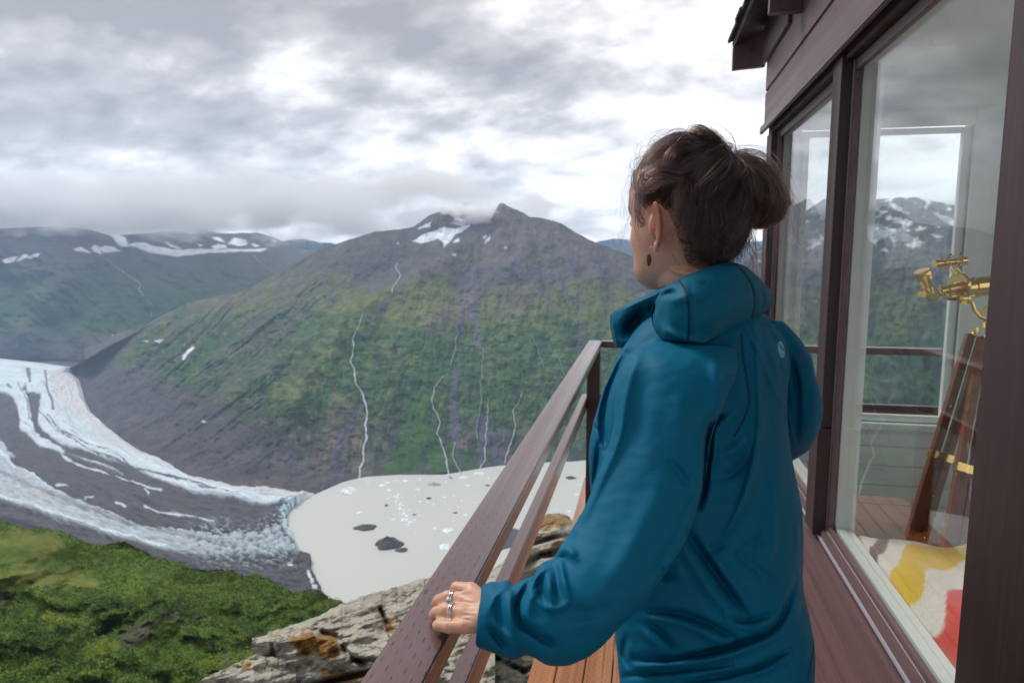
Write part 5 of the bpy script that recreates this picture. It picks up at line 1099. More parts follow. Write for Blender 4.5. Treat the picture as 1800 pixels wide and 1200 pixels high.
wv = vmath(nt, 'ADD', noise(nt, mapping(nt, co, (1500, 1500, 500)), 1, 2), noise(nt, mapping(nt, co, (500, 500, 1500)), 1, 2)); bump(nt, wv, .22, .0006, b)
ho = link('hood', hm, m_hood, wo); hb = bvh_of(ho, wo)
# stitched seams: two rows of small stitches
m_st, nt, b = newmat('dark_stitching'); b.inputs['Base Color'].default_value = (.001, .016, .034, 1); b.inputs['Roughness'].default_value = .7
def seam(bv, pts, parent, gap=2.6, step=2.1, rad=.00055):
    P_ = catmull(np.array(pts, float), 200); L = np.r_[0, np.cumsum(np.hypot(*np.diff(P_, axis=0).T))]; s = np.arange(0, L[-1]-step, step)
    bm = bmesh.new()
    def pt(ss, off):
        x, y = np.interp(ss, L, P_[:, 0]), np.interp(ss, L, P_[:, 1]); x2, y2 = np.interp(ss+1, L, P_[:, 0]), np.interp(ss+1, L, P_[:, 1]); dx, dy = x2-x, y2-y; l = math.hypot(dx, dy)+1e-6
        return drape(bv, x-dy/l*off, y+dx/l*off, .0003)
    for off in (-gap/2, gap/2):
        for ss in s:
            a, b_ = pt(ss, off), pt(ss+step*.68, off)
            if a and b_ and (a[0]-b_[0]).length < .01 and (a[0]-b_[0]).length > 1e-4: tube(bm, a[0], b_[0], rad, seg=6)
    for ss in s[::1]:
        a, b_ = pt(ss, 0), pt(ss+step, 0)
        if a and b_ and (a[0]-b_[0]).length < .01 and (a[0]-b_[0]).length > 1e-4: tube(bm, a[0], b_[0], rad*.8, seg=6)
    bmobj('seam', bm, m_st, parent)
seam(hb, [(1193,492),(1205,510),(1211,545),(1211,575),(1209,600)], wo); seam(hb, [(1288,461),(1308,480),(1322,505),(1326,535),(1321,560)], wo)
seam(jb, [(1303,588),(1307,630),(1313,670),(1317,705),(1308,735),(1290,768)], wo); seam(jb, [(1037,728),(1043,742),(1054,756)], wo, 2); seam(jb, [(1432,1110),(1428,1150),(1420,1195)], wo, 1.6)
# little oval emblem between the shoulder blades
m_em, nt, b = newmat('pale_emblem_print'); b.inputs['Base Color'].default_value = (.10, .42, .55, 1); b.inputs['Roughness'].default_value = .5
bm = bmesh.new(); NR, NT_ = 8, 40; grid = []
ecx, ecy, ta = 1373.5, 614.0, R(-10)
for i in range(NR+1):
    row = []
    for j in range(NT_):
        a = 2*math.pi*j/NT_; rr = i/NR; ex, ey_ = 5.6*rr*math.cos(a), 15*rr*math.sin(a); h = drape(jb, ecx+ex*math.cos(ta)-ey_*math.sin(ta), ecy+ex*math.sin(ta)+ey_*math.cos(ta), .0006); row.append(bm.verts.new(h[0]))
    grid.append(row)
for i in range(NR):
    for j in range(NT_):
        a = 2*math.pi*(j+.5)/NT_; rr = (i+.5)/NR; x_, y_ = rr*math.cos(a), rr*math.sin(a)
        if abs(y_+.25-.5*x_) < .10 and x_ > -.2: continue
        if (x_-.0)**2+((y_+.45)*1.2)**2 < .03: continue
        try: bm.faces.new((grid[i][j], grid[i][(j+1) % NT_], grid[i+1][(j+1) % NT_], grid[i+1][j]))
        except ValueError: pass
bm.verts.ensure_lookup_table(); bmesh.ops.delete(bm, geom=[v_ for v_ in bm.verts if not v_.link_faces], context='VERTS'); bmobj('emblem', bm, m_em, wo, smooth=True)

# ---- body: one continuous skin surface --------------------------------------------
HD = 1.135; HC = atd(1199, 384, HD)              # centre of the head at eye level
alpha = R(40)                                      # head turned to the left of the view
vf = VD.copy(); vf[2] = 0; vf /= np.linalg.norm(vf)
hf = math.cos(alpha)*vf-math.sin(alpha)*rgt        # where the face looks
hl = -math.sin(alpha)*vf-math.cos(alpha)*rgt       # towards her left ear
hu = np.array([0, 0, 1.0]); tlt = R(4); hf2 = hf*math.cos(tlt)-hu*math.sin(tlt); hu2 = hu*math.cos(tlt)+hf*math.sin(tlt); hf, hu = hf2, hu2
def H(f_, l_, u_): return HC+hf*f_+hl*l_+hu*u_
tab = np.array([(-.116,.060,.018,.014), (-.108,.082,-.004,.032), (-.095,.089,-.02,.045), (-.08,.0895,-.045,.053), (-.06,.088,-.064,.059), (-.03,.089,-.084,.067), (0,.086,-.096,.071), (.03,.092,-.100,.0745), (.06,.088,-.098,.073), (.085,.070,-.084,.063), (.102,.046,-.06,.045), (.113,.022,-.030,.024), (.116,.004,-.006,.004)])
nh, nth = 110, 120; hh = np.linspace(-.116, .116, nh); th = np.linspace(0, 2*math.pi, nth, endpoint=False)
from_tab = lambda k: np.interp(hh, tab[:, 0], tab[:, k])
sm1 = lambda a: np.convolve(np.pad(a, 5, mode='edge'), np.ones(11)/11, 'valid')
yf, yb, ww = sm1(from_tab(1)), sm1(from_tab(2)), sm1(from_tab(3))
ct, st_ = np.cos(th)[None], np.sin(th)[None]; e_ = .88
fx_ = np.sign(ct)*np.abs(ct)**e_; lx_ = np.sign(st_)*np.abs(st_)**e_
cy_ = (yf+yb)/2; hy_ = (yf-yb)/2
Fd = cy_[:, None]+hy_[:, None]*fx_; Ld = ww[:, None]*lx_; Ud = np.repeat(hh[:, None], nth, 1)
g2 = lambda x, s: np.exp(-(x/s)**2)
front = np.clip(ct, 0, 1)
Fd = Fd+front*(.024*g2(Ld, .011)*np.interp(Ud, [-.052, -.045, -.035, 0, .02], [0, .7, 1, .25, 0])       # nose
     -.007*g2(np.abs(Ld)-.031, .014)*g2(Ud, .012)                                                        # eye sockets
     +.006*g2(Ld, .024)*(g2(Ud+.066, .006)+g2(Ud+.077, .006))-.003*g2(Ld, .026)*g2(Ud+.0715, .003)            # lips
     +.006*g2(Ld, .018)*g2(Ud+.103, .012)+.004*g2(Ud-.022, .010)*g2(np.abs(Ld)-.03, .02)                      # chin, brow
     +.004*g2(np.abs(Ld)-.045, .016)*g2(Ud+.028, .020))
HV = HC+Fd[..., None]*hf+Ld[..., None]*hl+Ud[..., None]*hu
head = (HV.reshape(-1, 3), gridF(nh, nth, wrap=True).tolist()+[list(range(nth))[::-1], list(range((nh-1)*nth, nh*nth))])
parts = [head]
# neck and upper back
nb0 = H(-.030, 0, -.060); nb1 = atd(1236, 520, 1.165); nb2 = atd(1250, 600, 1.17)
parts.append(chain([nb0, (nb0+nb1)/2+hf*.004, nb1, nb2], [.058, .056, .062, .085], 30, 30))
parts.append(chain([H(.02, 0, -.085), H(-.01, 0, -.10), atd(1225, 530, 1.18)], [.040, .045, .05], 20, 20))
# ears
for s in (1, -1):
    eb = H(.002, .0700*s, -.014); oa = (hl*s*math.cos(R(38))-hf*math.sin(R(38))); ea = hf*math.cos(R(38))+hl*s*math.sin(R(38))
    ear = []
    for t in np.linspace(0, 1, 16):      # helix rim
        an = R(-70+265*t); ear.append(eb+oa*(.010+.0145*(1-math.cos(an+R(20)))*.5)+hu*(.0335*math.sin(an))+(-hf*.85+hl*s*.5)*(.010*math.cos(an)+.006)+oa*.002)
    parts.append(chain(ear, [.0030+.0006*math.sin(t*3.1) for t in np.linspace(0, 1, 16)], 50, 12))
    Mx = np.stack([oa, -ea, hu], 1)
    parts.append(sphere(eb+oa*.010+(-hf)*.008-hu*.002, .0185, .0050, .031, Mx)); parts.append(sphere(eb+oa*.010-hf*.002-hu*.034, .0080, .0046, .0100, Mx)); parts.append(sphere(eb+oa*.001, .010, .010, .020, Mx))
# torso, arms and legs under the clothes
parts.append(loft(torso[1:], 50, 40, shrink=.05))
parts.append(loft(larm[:-1], 50, 24, shrink=.036)); parts.append(loft(rarm, 40, 20, shrink=.028))
hipc = atd(1255, 1290, 1.15); sdir = math.cos(R(42))*rgt+math.sin(R(42))*vf; fdir = -math.sin(R(42))*rgt+math.cos(R(42))*vf
legs = []
for s in (-1, 1):
    hp = np.array([hipc[0], hipc[1], .74])+sdir*.072*s; kn = np.array([hipc[0], hipc[1], .46])+sdir*.085*s+fdir*.015; an = np.array([hipc[0], hipc[1], .09])+sdir*.105*s-fdir*.01
    legs.append((hp, kn, an)); parts.append(chain([hp, (hp+kn)/2, kn, (kn*.6+an*.4), an], [.070, .066, .055, .050, .036], 40, 24)); parts.append(capsule(an+np.array([0, 0, -.04]), an+fdir*.14+np.array([0, 0, -.055]), .034, .026))
# left hand lying over the rail
def hp_(x, y, d): return atd(x, y, d)
FG = {'index': [(828,1037,.945,.0105), (803,1033,.957,.0092), (797,1042,.980,.0082), (799,1051,.998,.0074)], 'middle': [(818,1053,.922,.0108), (787,1050,.932,.0098), (771,1055,.952,.0088), (768,1060,.966,.0080)],
      'ring': [(816,1076,.901,.0106), (784,1073,.910,.0096), (767,1076,.926,.0087), (763,1080,.938,.0079)], 'little': [(817,1099,.884,.0096), (789,1101,.889,.0086), (773,1098,.898,.0077), (768,1098,.906,.0071)]}
wr = hp_(866, 1084, .893)
for k, J in FG.items():
    pj = [hp_(x, y, d) for x, y, d, _ in J]; rj = [q[3] for q in J]
    for i in range(3): parts.append(capsule(pj[i], pj[i+1], rj[i], rj[i+1]))
    parts.append(sphere(pj[1], rj[1]*1.06)); parts.append(capsule(wr+(pj[0]-wr)*.1, pj[0], .0165, rj[0]*1.12)); parts.append(sphere(pj[0]-VD*.001, rj[0]*1.12))
mc = [hp_(J[0][0], J[0][1], J[0][2]+.003) for J in FG.values()]
for i in range(3): parts.append(capsule(mc[i]+(wr-mc[i])*.18, mc[i+1]+(wr-mc[i+1])*.18, .0112, .0112)); parts.append(capsule(mc[i]+(wr-mc[i])*.5, mc[i+1]+(wr-mc[i+1])*.5, .0145, .0145))
parts.append(capsule(hp_(930, 1086, .895), wr, .024, .024))
# thumb leaves the index side of the palm and closes under the board
parts.append(capsule(hp_(856, 1068, .915), hp_(836, 1052, .955), .0135, .0115)); parts.append(capsule(hp_(836, 1052, .955), hp_(826, 1058, .985), .0112, .0098)); parts.append(capsule(hp_(826, 1058, .985), hp_(822, 1072, .992), .0098, .0085))
# right forearm and hand resting near the jacket front
rw = hp_(1262, 830, 1.55); parts.append(capsule(rw, hp_(1225, 838, 1.56), .024, .020))
for q in range(4):
    a = hp_(1215, 822+q*11, 1.565); b1 = hp_(1190, 826+q*11, 1.56); b2 = hp_(1180, 832+q*11, 1.545); parts += [capsule(hp_(1240, 832+q*3, 1.56), a, .012, .0095), capsule(a, b1, .0092, .0082), capsule(b1, b2, .008, .007)]
parts += [capsule(hp_(1240, 818, 1.555), hp_(1218, 806, 1.545), .012, .010), capsule(hp_(1218, 806, 1.545), hp_(1200, 808, 1.54), .0095, .008)]
bme = union(parts, .0023); smooth(bme, 4)
# knuckle creases, tendons
sculpt(bme, [([(790,1043),(786,1050),(788,1060)], 1.6, -.0009), ([(785,1066),(782,1074),(785,1083)], 1.6, -.0009), ([(788,1093),(787,1101),(789,1108)], 1.6, -.0008), ([(836,1056),(822,1054),(812,1053)], 3, .0014), ([(840,1078),(825,1077),(812,1076)], 3, .0014), ([(838,1100),(825,1100)], 3, .001), ([(829,1066),(815,1064),(804,1064)], 2.6, -.0022), ([(829,1090),(815,1088),(803,1088)], 2.6, -.0022), ([(832,1044),(818,1043),(806,1046)], 2.6, -.002), ([(774,1048),(771,1055),(774,1063)], 1.4, -.0006), ([(770,1070),(768,1077),(771,1085)], 1.4, -.0006)])
V = getco(bme); px, py, z = proj(V)
base = np.array([.60, .335, .225]); colv = np.repeat(base[None], len(V), 0)
n_ = fbm(V[:, 0]*60+V[:, 2]*20, V[:, 1]*60+V[:, 2]*50, 4, 77)[:, None]; colv = colv*(1+.10*n_)
rel = V-HC; lf = rel@hl; ff = rel@hf; uu = rel@hu
def addc(mask, c_): 
    global colv
    colv = colv*(1-mask[:, None])+np.asarray(c_)*mask[:, None]
addc(sstep(.070, .082, np.abs(lf))*(np.abs(uu) < .05)*.6, (.60, .20, .12))                 # ears redder
addc(g2(lf, .022)*g2(uu+.0715, .010)*(ff > .07)*.8, (.42, .13, .11))                        # lips
addc(sstep(.06, .02, np.hypot(lf-.075, (uu+.03)*.6))*(np.abs(uu) < .08)*.15, (.62, .26, .18))
hw = (z < 1.05) & (px < 900)
for (x, y) in ((803,1034),(787,1050),(784,1073),(789,1101),(818,1053),(816,1076),(817,1099),(828,1037),(768,1060),(763,1079),(768,1098)): addc(hw*np.exp(-(np.hypot(px-x, py-y)/6)**2)*.42, (.66, .27, .20))
for (x, y) in ((762,1061),(758,1082),(763,1100)): addc(hw*np.exp(-(np.hypot((px-x)/3.2, (py-y)/4)**2))*.6, (.72, .45, .36))
addc(g2(lf*0+np.abs(np.abs(lf)-.033), .020)*g2(uu-.022, .0035)*(ff > .06)*.9, (.03, .018, .014))    # brows
m_sk, nt, b = newmat('skin'); nt.links.new(attrc(nt).outputs['Color'], b.inputs['Base Color']); b.inputs['Roughness'].default_value = .48; b.inputs['Subsurface Weight'].default_value = .12; b.inputs['Subsurface Radius'].default_value = (.8, .3, .15); b.inputs['Subsurface Scale'].default_value = .006
h_ = vmath(nt, 'ADD', noise(nt, geoco(nt), 900, 3, .6), vmath(nt, 'MULTIPLY', noise(nt, geoco(nt), 260, 3, .6), .8)); bump(nt, h_, .28, .0005, b)
a_ = bme.color_attributes.new('Col', 'FLOAT_COLOR', 'POINT'); c4 = np.ones((len(V), 4), np.float32); c4[:, :3] = np.clip(colv, 0, 1); a_.data.foreach_set('color', c4.ravel())
body = link('body', bme, m_sk, wo)
# eyes
m_eye, nt, b = newmat('eye_white'); b.inputs['Base Color'].default_value = (.75, .72, .68, 1); b.inputs['Roughness'].default_value = .15
m_iris, nt, b = newmat('dark_iris'); b.inputs['Base Color'].default_value = (.03, .015, .008, 1); b.inputs['Roughness'].default_value = .1
for s in (1, -1):
    v, f_ = sphere(H(.071, .031*s, .0), .0118); me = bpy.data.meshes.new('eye'); me.from_pydata(v.tolist(), [], f_); link('eye', me, m_eye, wo)
    v, f_ = sphere(H(.0805, .031*s, .0), .0050, .0050, .0050); me = bpy.data.meshes.new('iris'); me.from_pydata(v.tolist(), [], f_); link('iris', me, m_iris, wo)
# trousers, boots
m_tr, nt, b = newmat('dark_trouser_cloth'); b.inputs['Base Color'].default_value = (.02, .022, .028, 1); b.inputs['Roughness'].default_value = .85
m_bt, nt, b = newmat('brown_boot_leather'); b.inputs['Base Color'].default_value = (.09, .05, .03, 1); b.inputs['Roughness'].default_value = .5
tp = []
for hp, kn, an in legs: tp.append(chain([hp+np.array([0, 0, .03]), (hp+kn)/2, kn, (kn*.5+an*.5), an+np.array([0, 0, .02])], [.082, .082, .073, .068, .062], 40, 28))
tp.append(sphere((legs[0][0]+legs[1][0])/2+np.array([0, 0, -.01]), .135, .10, .075, np.stack([sdir, fdir, [0, 0, 1.]], 1)))
tm = union(tp, .006); smooth(tm, 5); link('trousers', tm, m_tr, wo)
for hp, kn, an in legs:
    g0 = np.array([an[0], an[1], .0]); bp = [chain([an+np.array([0, 0, .06]), an, an+np.array([0, 0, -.04])], [.055, .055, .052], 14, 24), capsule(g0+np.array([0, 0, .045])-fdir*.02, g0+fdir*.15+np.array([0, 0, .042]), .045, .038)]
    bt = union(bp, .005); smooth(bt, 4); V = getco(bt); V[:, 2] = np.maximum(V[:, 2], .0035); setco(bt, V); link('boot', bt, m_bt, wo)
# earring and rings
m_er, nt, b = newmat('dark_wood_earring'); b.inputs['Base Color'].default_value = (.075, .035, .02, 1); b.inputs['Roughness'].default_value = .35
m_si, nt, b = newmat('silver'); b.inputs['Base Color'].default_value = (.80, .79, .77, 1); b.inputs['Metallic'].default_value = 1; b.inputs['Roughness'].default_value = .2
m_tq, nt, b = newmat('turquoise_stone'); nt.links.new(ramp(nt, noise(nt, geoco(nt), 160, 4), [(.42, (.0, .22, .30)), (.5, (.02, .42, .50)), (.62, (.35, .72, .80))]), b.inputs['Base Color']); b.inputs['Roughness'].default_value = .12; b.inputs['Coat Weight'].default_value = 1
lobe = atd(1142, 437, 1.052)
bm = bmesh.new(); cc_ = lobe+np.array([0, 0, -.0175])+rgt*-.0005; s0 = len(bm.verts)
r = bmesh.ops.create_uvsphere(bm, u_segments=20, v_segments=14, radius=1)['verts']; nn = (rgt*.45-VD*.9); nn /= np.linalg.norm(nn); tt_ = np.cross(nn, [0, 0, 1.]); tt_ /= np.linalg.norm(tt_)
Mx = Matrix((list(tt_*.0046), list(nn*.0009), [0, 0, .0095])).transposed().to_4x4(); Mx.translation = Vector(cc_.tolist()); bmesh.ops.transform(bm, matrix=Mx, verts=r)
er = bmobj('earring', bm, m_er, wo)
bm = bmesh.new(); hk = [lobe+np.array([0, 0, -.0075]), lobe+rgt*-.001+np.array([0, 0, -.002])-VD*.002, lobe+rgt*.001+np.array([0, 0, .002])-VD*.004, lobe+rgt*.004+np.array([0, 0, -.001])-VD*.004, lobe+rgt*.0055+np.array([0, 0, -.012])-VD*.002]; v, f_ = chain(hk, [.0005]*5, 30, 8)
me = bpy.data.meshes.new('earring_hook'); me.from_pydata(v.tolist(), [], f_); link('earring_hook', me, m_si, wo); bm.free()
def ring(c_, ax, r_, w_, name, up=None):
    ax = np.asarray(ax)/np.linalg.norm(ax); u_ = np.cross(ax, [0, 0, 1.]); u_ /= np.linalg.norm(u_); v_ = np.cross(ax, u_); pts = [c_+(u_*math.cos(a)+v_*math.sin(a))*r_ for a in np.linspace(0, 2*math.pi, 41)]
    v, f_ = chain(pts, [w_]*41, 82, 10); me = bpy.data.meshes.new(name); me.from_pydata(v.tolist(), [], f_); return link(name, me, m_si, wo)
def jt(f_, i): x, y, d, r_ = FG[f_][i]; return atd(x, y, d)
m0, m1 = jt('middle', 0), jt('middle', 1); r0_, r1_ = jt('ring', 0), jt('ring', 1); ax = m1-m0
ring(m0+ax*.62, ax, .0108, .0007, 'ring'); ring(m0+ax*.74, ax, .0105, .0007, 'ring'); ring(r0_+(r1_-r0_)*.60, r1_-r0_, .0108, .0009, 'ring'); ring(r0_+(r1_-r0_)*.70, r1_-r0_, .0106, .0009, 'ring')
st_c = atd(789.5, 1056.5, .9195); bm = bmesh.new(); r = bmesh.ops.create_uvsphere(bm, u_segments=18, v_segments=12, radius=1)['verts']
Mx = Matrix((list(rgt*.0044), list(upv*.0050), list(-VD*.0022))).transposed().to_4x4(); Mx.translation = Vector(st_c.tolist()); bmesh.ops.transform(bm, matrix=Mx, verts=r)
for q in r:
    d = q.co-Vector(st_c.tolist()); yy = d.dot(Vector(upv.tolist())); xx = d.dot(Vector(rgt.tolist()))
    if yy < 0: q.co -= Vector((rgt*xx*min(.7, -yy/.007)).tolist())
bmobj('turquoise', bm, m_tq, wo)
v, f_ = sphere(st_c+VD*.0012, .0054, .0054, .0018, np.stack([rgt, upv, -VD], 1)); me = bpy.data.meshes.new('stone_setting'); me.from_pydata(v.tolist(), [], f_); link('stone_setting', me, m_si, wo)
bm = bmesh.new()
for dx, dy in ((0, 0), (3, 3), (-2, 4), (1, 6)): bmesh.ops.create_uvsphere(bm, u_segments=10, v_segments=8, radius=.0018, matrix=Matrix.Translation(Vector(atd(792+dx, 1089+dy, .888).tolist())))
bmobj('ring_charm', bm, m_si, wo)
# ---- hair ------------------------------------------------------------------------
m_cap, nt, b = newmat('dark_hair_mass'); co = geoco(nt)
nt.links.new(ramp(nt, noise(nt, mapping(nt, co, (60, 60, 18)), 1, 5, .6, .6), [(.35, (.003, .002, .002)), (.7, (.012, .008, .007))]), b.inputs['Base Color']); b.inputs['Roughness'].default_value = .5
def scalp(theta, h, off):
    """point on the scalp: theta 0 = face, +90 = left ear; h = height in head frame"""
    a = np.interp(h, hh, yf); bq = np.interp(h, hh, yb); w_ = np.interp(h, hh, ww); c_, s_ = np.cos(theta), np.sin(theta)
    f_ = (a+bq)/2+(a-bq)/2*np.sign(c_)*np.abs(c_)**e_; l_ = w_*np.sign(s_)*np.abs(s_)**e_
    n = HC+hf*np.asarray(f_)[..., None]+hl*np.asarray(l_)[..., None]+hu*np.asarray(h)[..., None]
    c0 = HC-hf*.004+hu*.012; d = n-c0; d /= np.linalg.norm(d, axis=-1)[..., None]; return n+d*np.asarray(off)[..., None] if np.ndim(off) else n+d*off
def hairline(theta):
    """lowest scalp height carrying hair, by azimuth"""
    t = np.abs(np.degrees(np.arctan2(np.sin(theta), np.cos(theta))))
    return np.interp(t, [0, 35, 55, 68, 78, 90, 100, 112, 130, 150, 180], [.070, .066, .052, .030, .014, .022, .006, -.030, -.066, -.084, -.088])
# cap just above the scalp
nT, nH = 140, 60; TH = np.linspace(0, 2*math.pi, nT, endpoint=False); cap = []
for i in range(nH):
    t = i/(nH-1); hl_ = hairline(TH)+.009; hq = hl_+(.1155-hl_)*t; cap.append(scalp(TH, hq, -.003+.0085*sstep(0, .16, t)))
v1 = np.concatenate(cap); inner = np.concatenate([scalp(TH, hairline(TH)+.009+(.105-hairline(TH))*i/9, -.006) for i in range(9, -1, -1)])
vc = np.concatenate([v1, inner]); Fq = gridF(nH+10, nT, wrap=True).tolist()+[list(range((nH+9)*nT, (nH+10)*nT))]
me = bpy.data.meshes.new('hair_cap'); me.from_pydata(vc.tolist(), [], Fq[:-1]+[]); hair0 = link('hair', me, m_cap, wo)
def Bp(px, py, d): return atd(px, py, d)
TIE = Bp(1276, 287, 1.115)
# bun body
bunC = Bp(1319, 343, 1.105); rgb = np.random.default_rng(3)
nP, nQ = 50, 64; ph = np.linspace(.05, math.pi-.05, nP)[:, None]; th2 = np.linspace(0, 2*math.pi, nQ, endpoint=False)[None]
bx_u = atd(1380, 356, 1.105)-bunC; bx_v = bunC-Bp(1322, 398, 1.105); bd_ = VD*.055
lump = 1+.05*np.sin(th2*6+ph*2)+.06*np.sin(th2*3+1)+.03*np.sin(th2*11)
BV = bunC+(np.sin(ph)*np.cos(th2)*lump)[..., None]*bx_u*.88+(np.cos(ph)+0*th2)[..., None]*bx_v*.90+(np.sin(ph)*np.sin(th2)*lump)[..., None]*bd_*.9
me = bpy.data.meshes.new('bun'); me.from_pydata(BV.reshape(-1, 3).tolist(), [], gridF(nP, nQ, wrap=True).tolist()+[list(range(nQ))[::-1], list(range((nP-1)*nQ, nP*nQ))]); link('bun', me, m_cap, wo)

STR = []      # list of (points Nx3, root radius)
TONE = [.5]
def add(P_, r_): k_ = random.random() < .13; STR.append((np.asarray(P_), r_*(random.choice((2.0, 2.7)) if k_ else 1.0), (TONE[0]+random.gauss(0, .14))*.82+(random.uniform(-.1, .42) if k_ else 0)))
def clump(guide, n, spread, r_=.00007, taper=1.0, endspread=None, seed=0, npt=18, curl=0.0):
    """guide: list of (px,py,depth)"""
    rg_ = np.random.default_rng(seed); TONE[0] = rg_.uniform(.15, .62); G = catmull(np.array([Bp(*g) for g in guide]), npt); es = spread if endspread is None else endspread; t = np.linspace(0, 1, npt)[:, None]
    T_ = np.gradient(G, axis=0); T_ /= np.linalg.norm(T_, axis=1)[:, None]; u_ = np.cross(T_, VD); u_ /= np.linalg.norm(u_, axis=1)[:, None]+1e-9; w_ = np.cross(T_, u_)
    for k in range(n):
        a, q = rg_.normal(0, 1, 2)*.5; env = spread*(1-t)+es*t
        ph_ = rg_.uniform(0, 6.28); wb = .0012*np.sin(t*rg_.uniform(4, 11)+ph_)*(1+3*curl)
        add(G+u_*(a*env+wb)+w_*(q*env*.7+wb*.6)+rg_.normal(0, .0002, (npt, 3)), r_*rg_.uniform(.7, 1.25))
rgh = np.random.default_rng(12)
# 1. combed strands: scalp -> tie, running over the head surface
tie_rel = TIE-HC; c0 = HC-hf*.004+hu*.012
td = TIE-c0; td /= np.linalg.norm(td)
tie_th = math.atan2(tie_rel@hl, tie_rel@hf)
def surf_dir(d):
    """radius of the scalp along direction d from c0 (approximate ellipsoid in head axes)"""
    f_, l_, u_ = d@hf, d@hl, d@hu
    a = np.where(f_ > 0, .094, .097); hup = np.where(u_ > 0, .105, .118)
    return 1/np.sqrt((f_/a)**2+(l_/.0755)**2+(u_/hup)**2)
n = 18; t = np.linspace(0, 1, n); sn = np.sin(t*math.pi)
def comb(th_, hq, am, fq, ph0, lf0, lf1, tj):
    root = scalp(np.array(th_), np.array(hq), 0.0); d0 = root-c0; r0 = np.linalg.norm(d0); d0 /= r0; ang = math.acos(np.clip(d0@td, -1, 1))
    if ang < .06: return None
    D = (np.sin((1-t)*ang)[:, None]*d0+np.sin(t*ang)[:, None]*td)/math.sin(ang); sv = np.cross(d0, td); sv /= np.linalg.norm(sv)+1e-9
    D = D+sv*(am*np.sin(t*math.pi*fq+ph0)*sn)[:, None]; D /= np.linalg.norm(D, axis=1)[:, None]
    rr = surf_dir(D)+(lf0+lf1*sn)*np.minimum(1, t*6+.15); rr[0] = r0
    P_ = c0+D*rr[:, None]; k6 = (t**5)[:, None]; return P_*(1-k6)+(TIE+tj)*k6
for cidx in range(640):
    thc = rgh.uniform(-math.pi, math.pi); hl_ = float(hairline(thc)); hqc = hl_+(.113-hl_)*rgh.random()**1.5
    rc_ = scalp(np.array(thc), np.array(hqc), 0.0)-c0
    if (rc_/np.linalg.norm(rc_))@(-VD) < -.45: continue
    prm = (rgh.normal(0, .085), rgh.uniform(.8, 2.2), rgh.uniform(0, 1.5), .004+.006*rgh.random(), .014*rgh.random()**2, rgh.normal(0, .006, 3))
    Pc = comb(thc, hqc, *prm)
    if Pc is None: continue
    TONE[0] = rgh.beta(2, 3.2)*.85
    for q in range(20):
        th_ = thc+rgh.normal(0, .10); hq = min(.113, max(float(hairline(th_)), hqc+rgh.normal(0, .007)))
        P_ = comb(th_, hq, prm[0]+rgh.normal(0, .012), prm[1], prm[2], prm[3]+rgh.uniform(-.002, .002), prm[4], prm[5]+rgh.normal(0, .0015, 3))
        if P_ is None: continue
        kk_ = (.30*sn**.6)[:, None]; add(P_*(1-kk_)+(Pc+rgh.normal(0, .0011, 3))*kk_, .00017*rgh.uniform(.6, 1.3))
# 2. bun fan: tie -> over the bun and tucked under
for k in range(3400):
    an = rgh.uniform(0, 2*math.pi); n = 18; t = np.linspace(0, 1, n)
    rc = np.random.default_rng(int(an*9)+40); TONE[0] = rc.uniform(.25, .92); shl = rgh.uniform(.90, 1.05)+rc.normal(0, .03)  # raised strand tones paint sheen highlights into the bun colour
    ph_ = .15+t*(rgh.uniform(2.2, 2.95)+rc.normal(0, .12)); a2 = an+rc.normal(0, .10)*np.sin(t*3)+rgh.normal(0, .03)*t
    Pn = bunC+(np.sin(ph_)*np.cos(a2))[:, None]*bx_u*shl+np.cos(ph_)[:, None]*bx_v*shl+(np.sin(ph_)*np.sin(a2))[:, None]*bd_*shl
    w_ = (1-t)**3; P_ = Pn*(1-w_[:, None])+(TIE+rgh.normal(0, .005, 3))*w_[:, None]; add(P_, .00021*rgh.uniform(.6, 1.3))
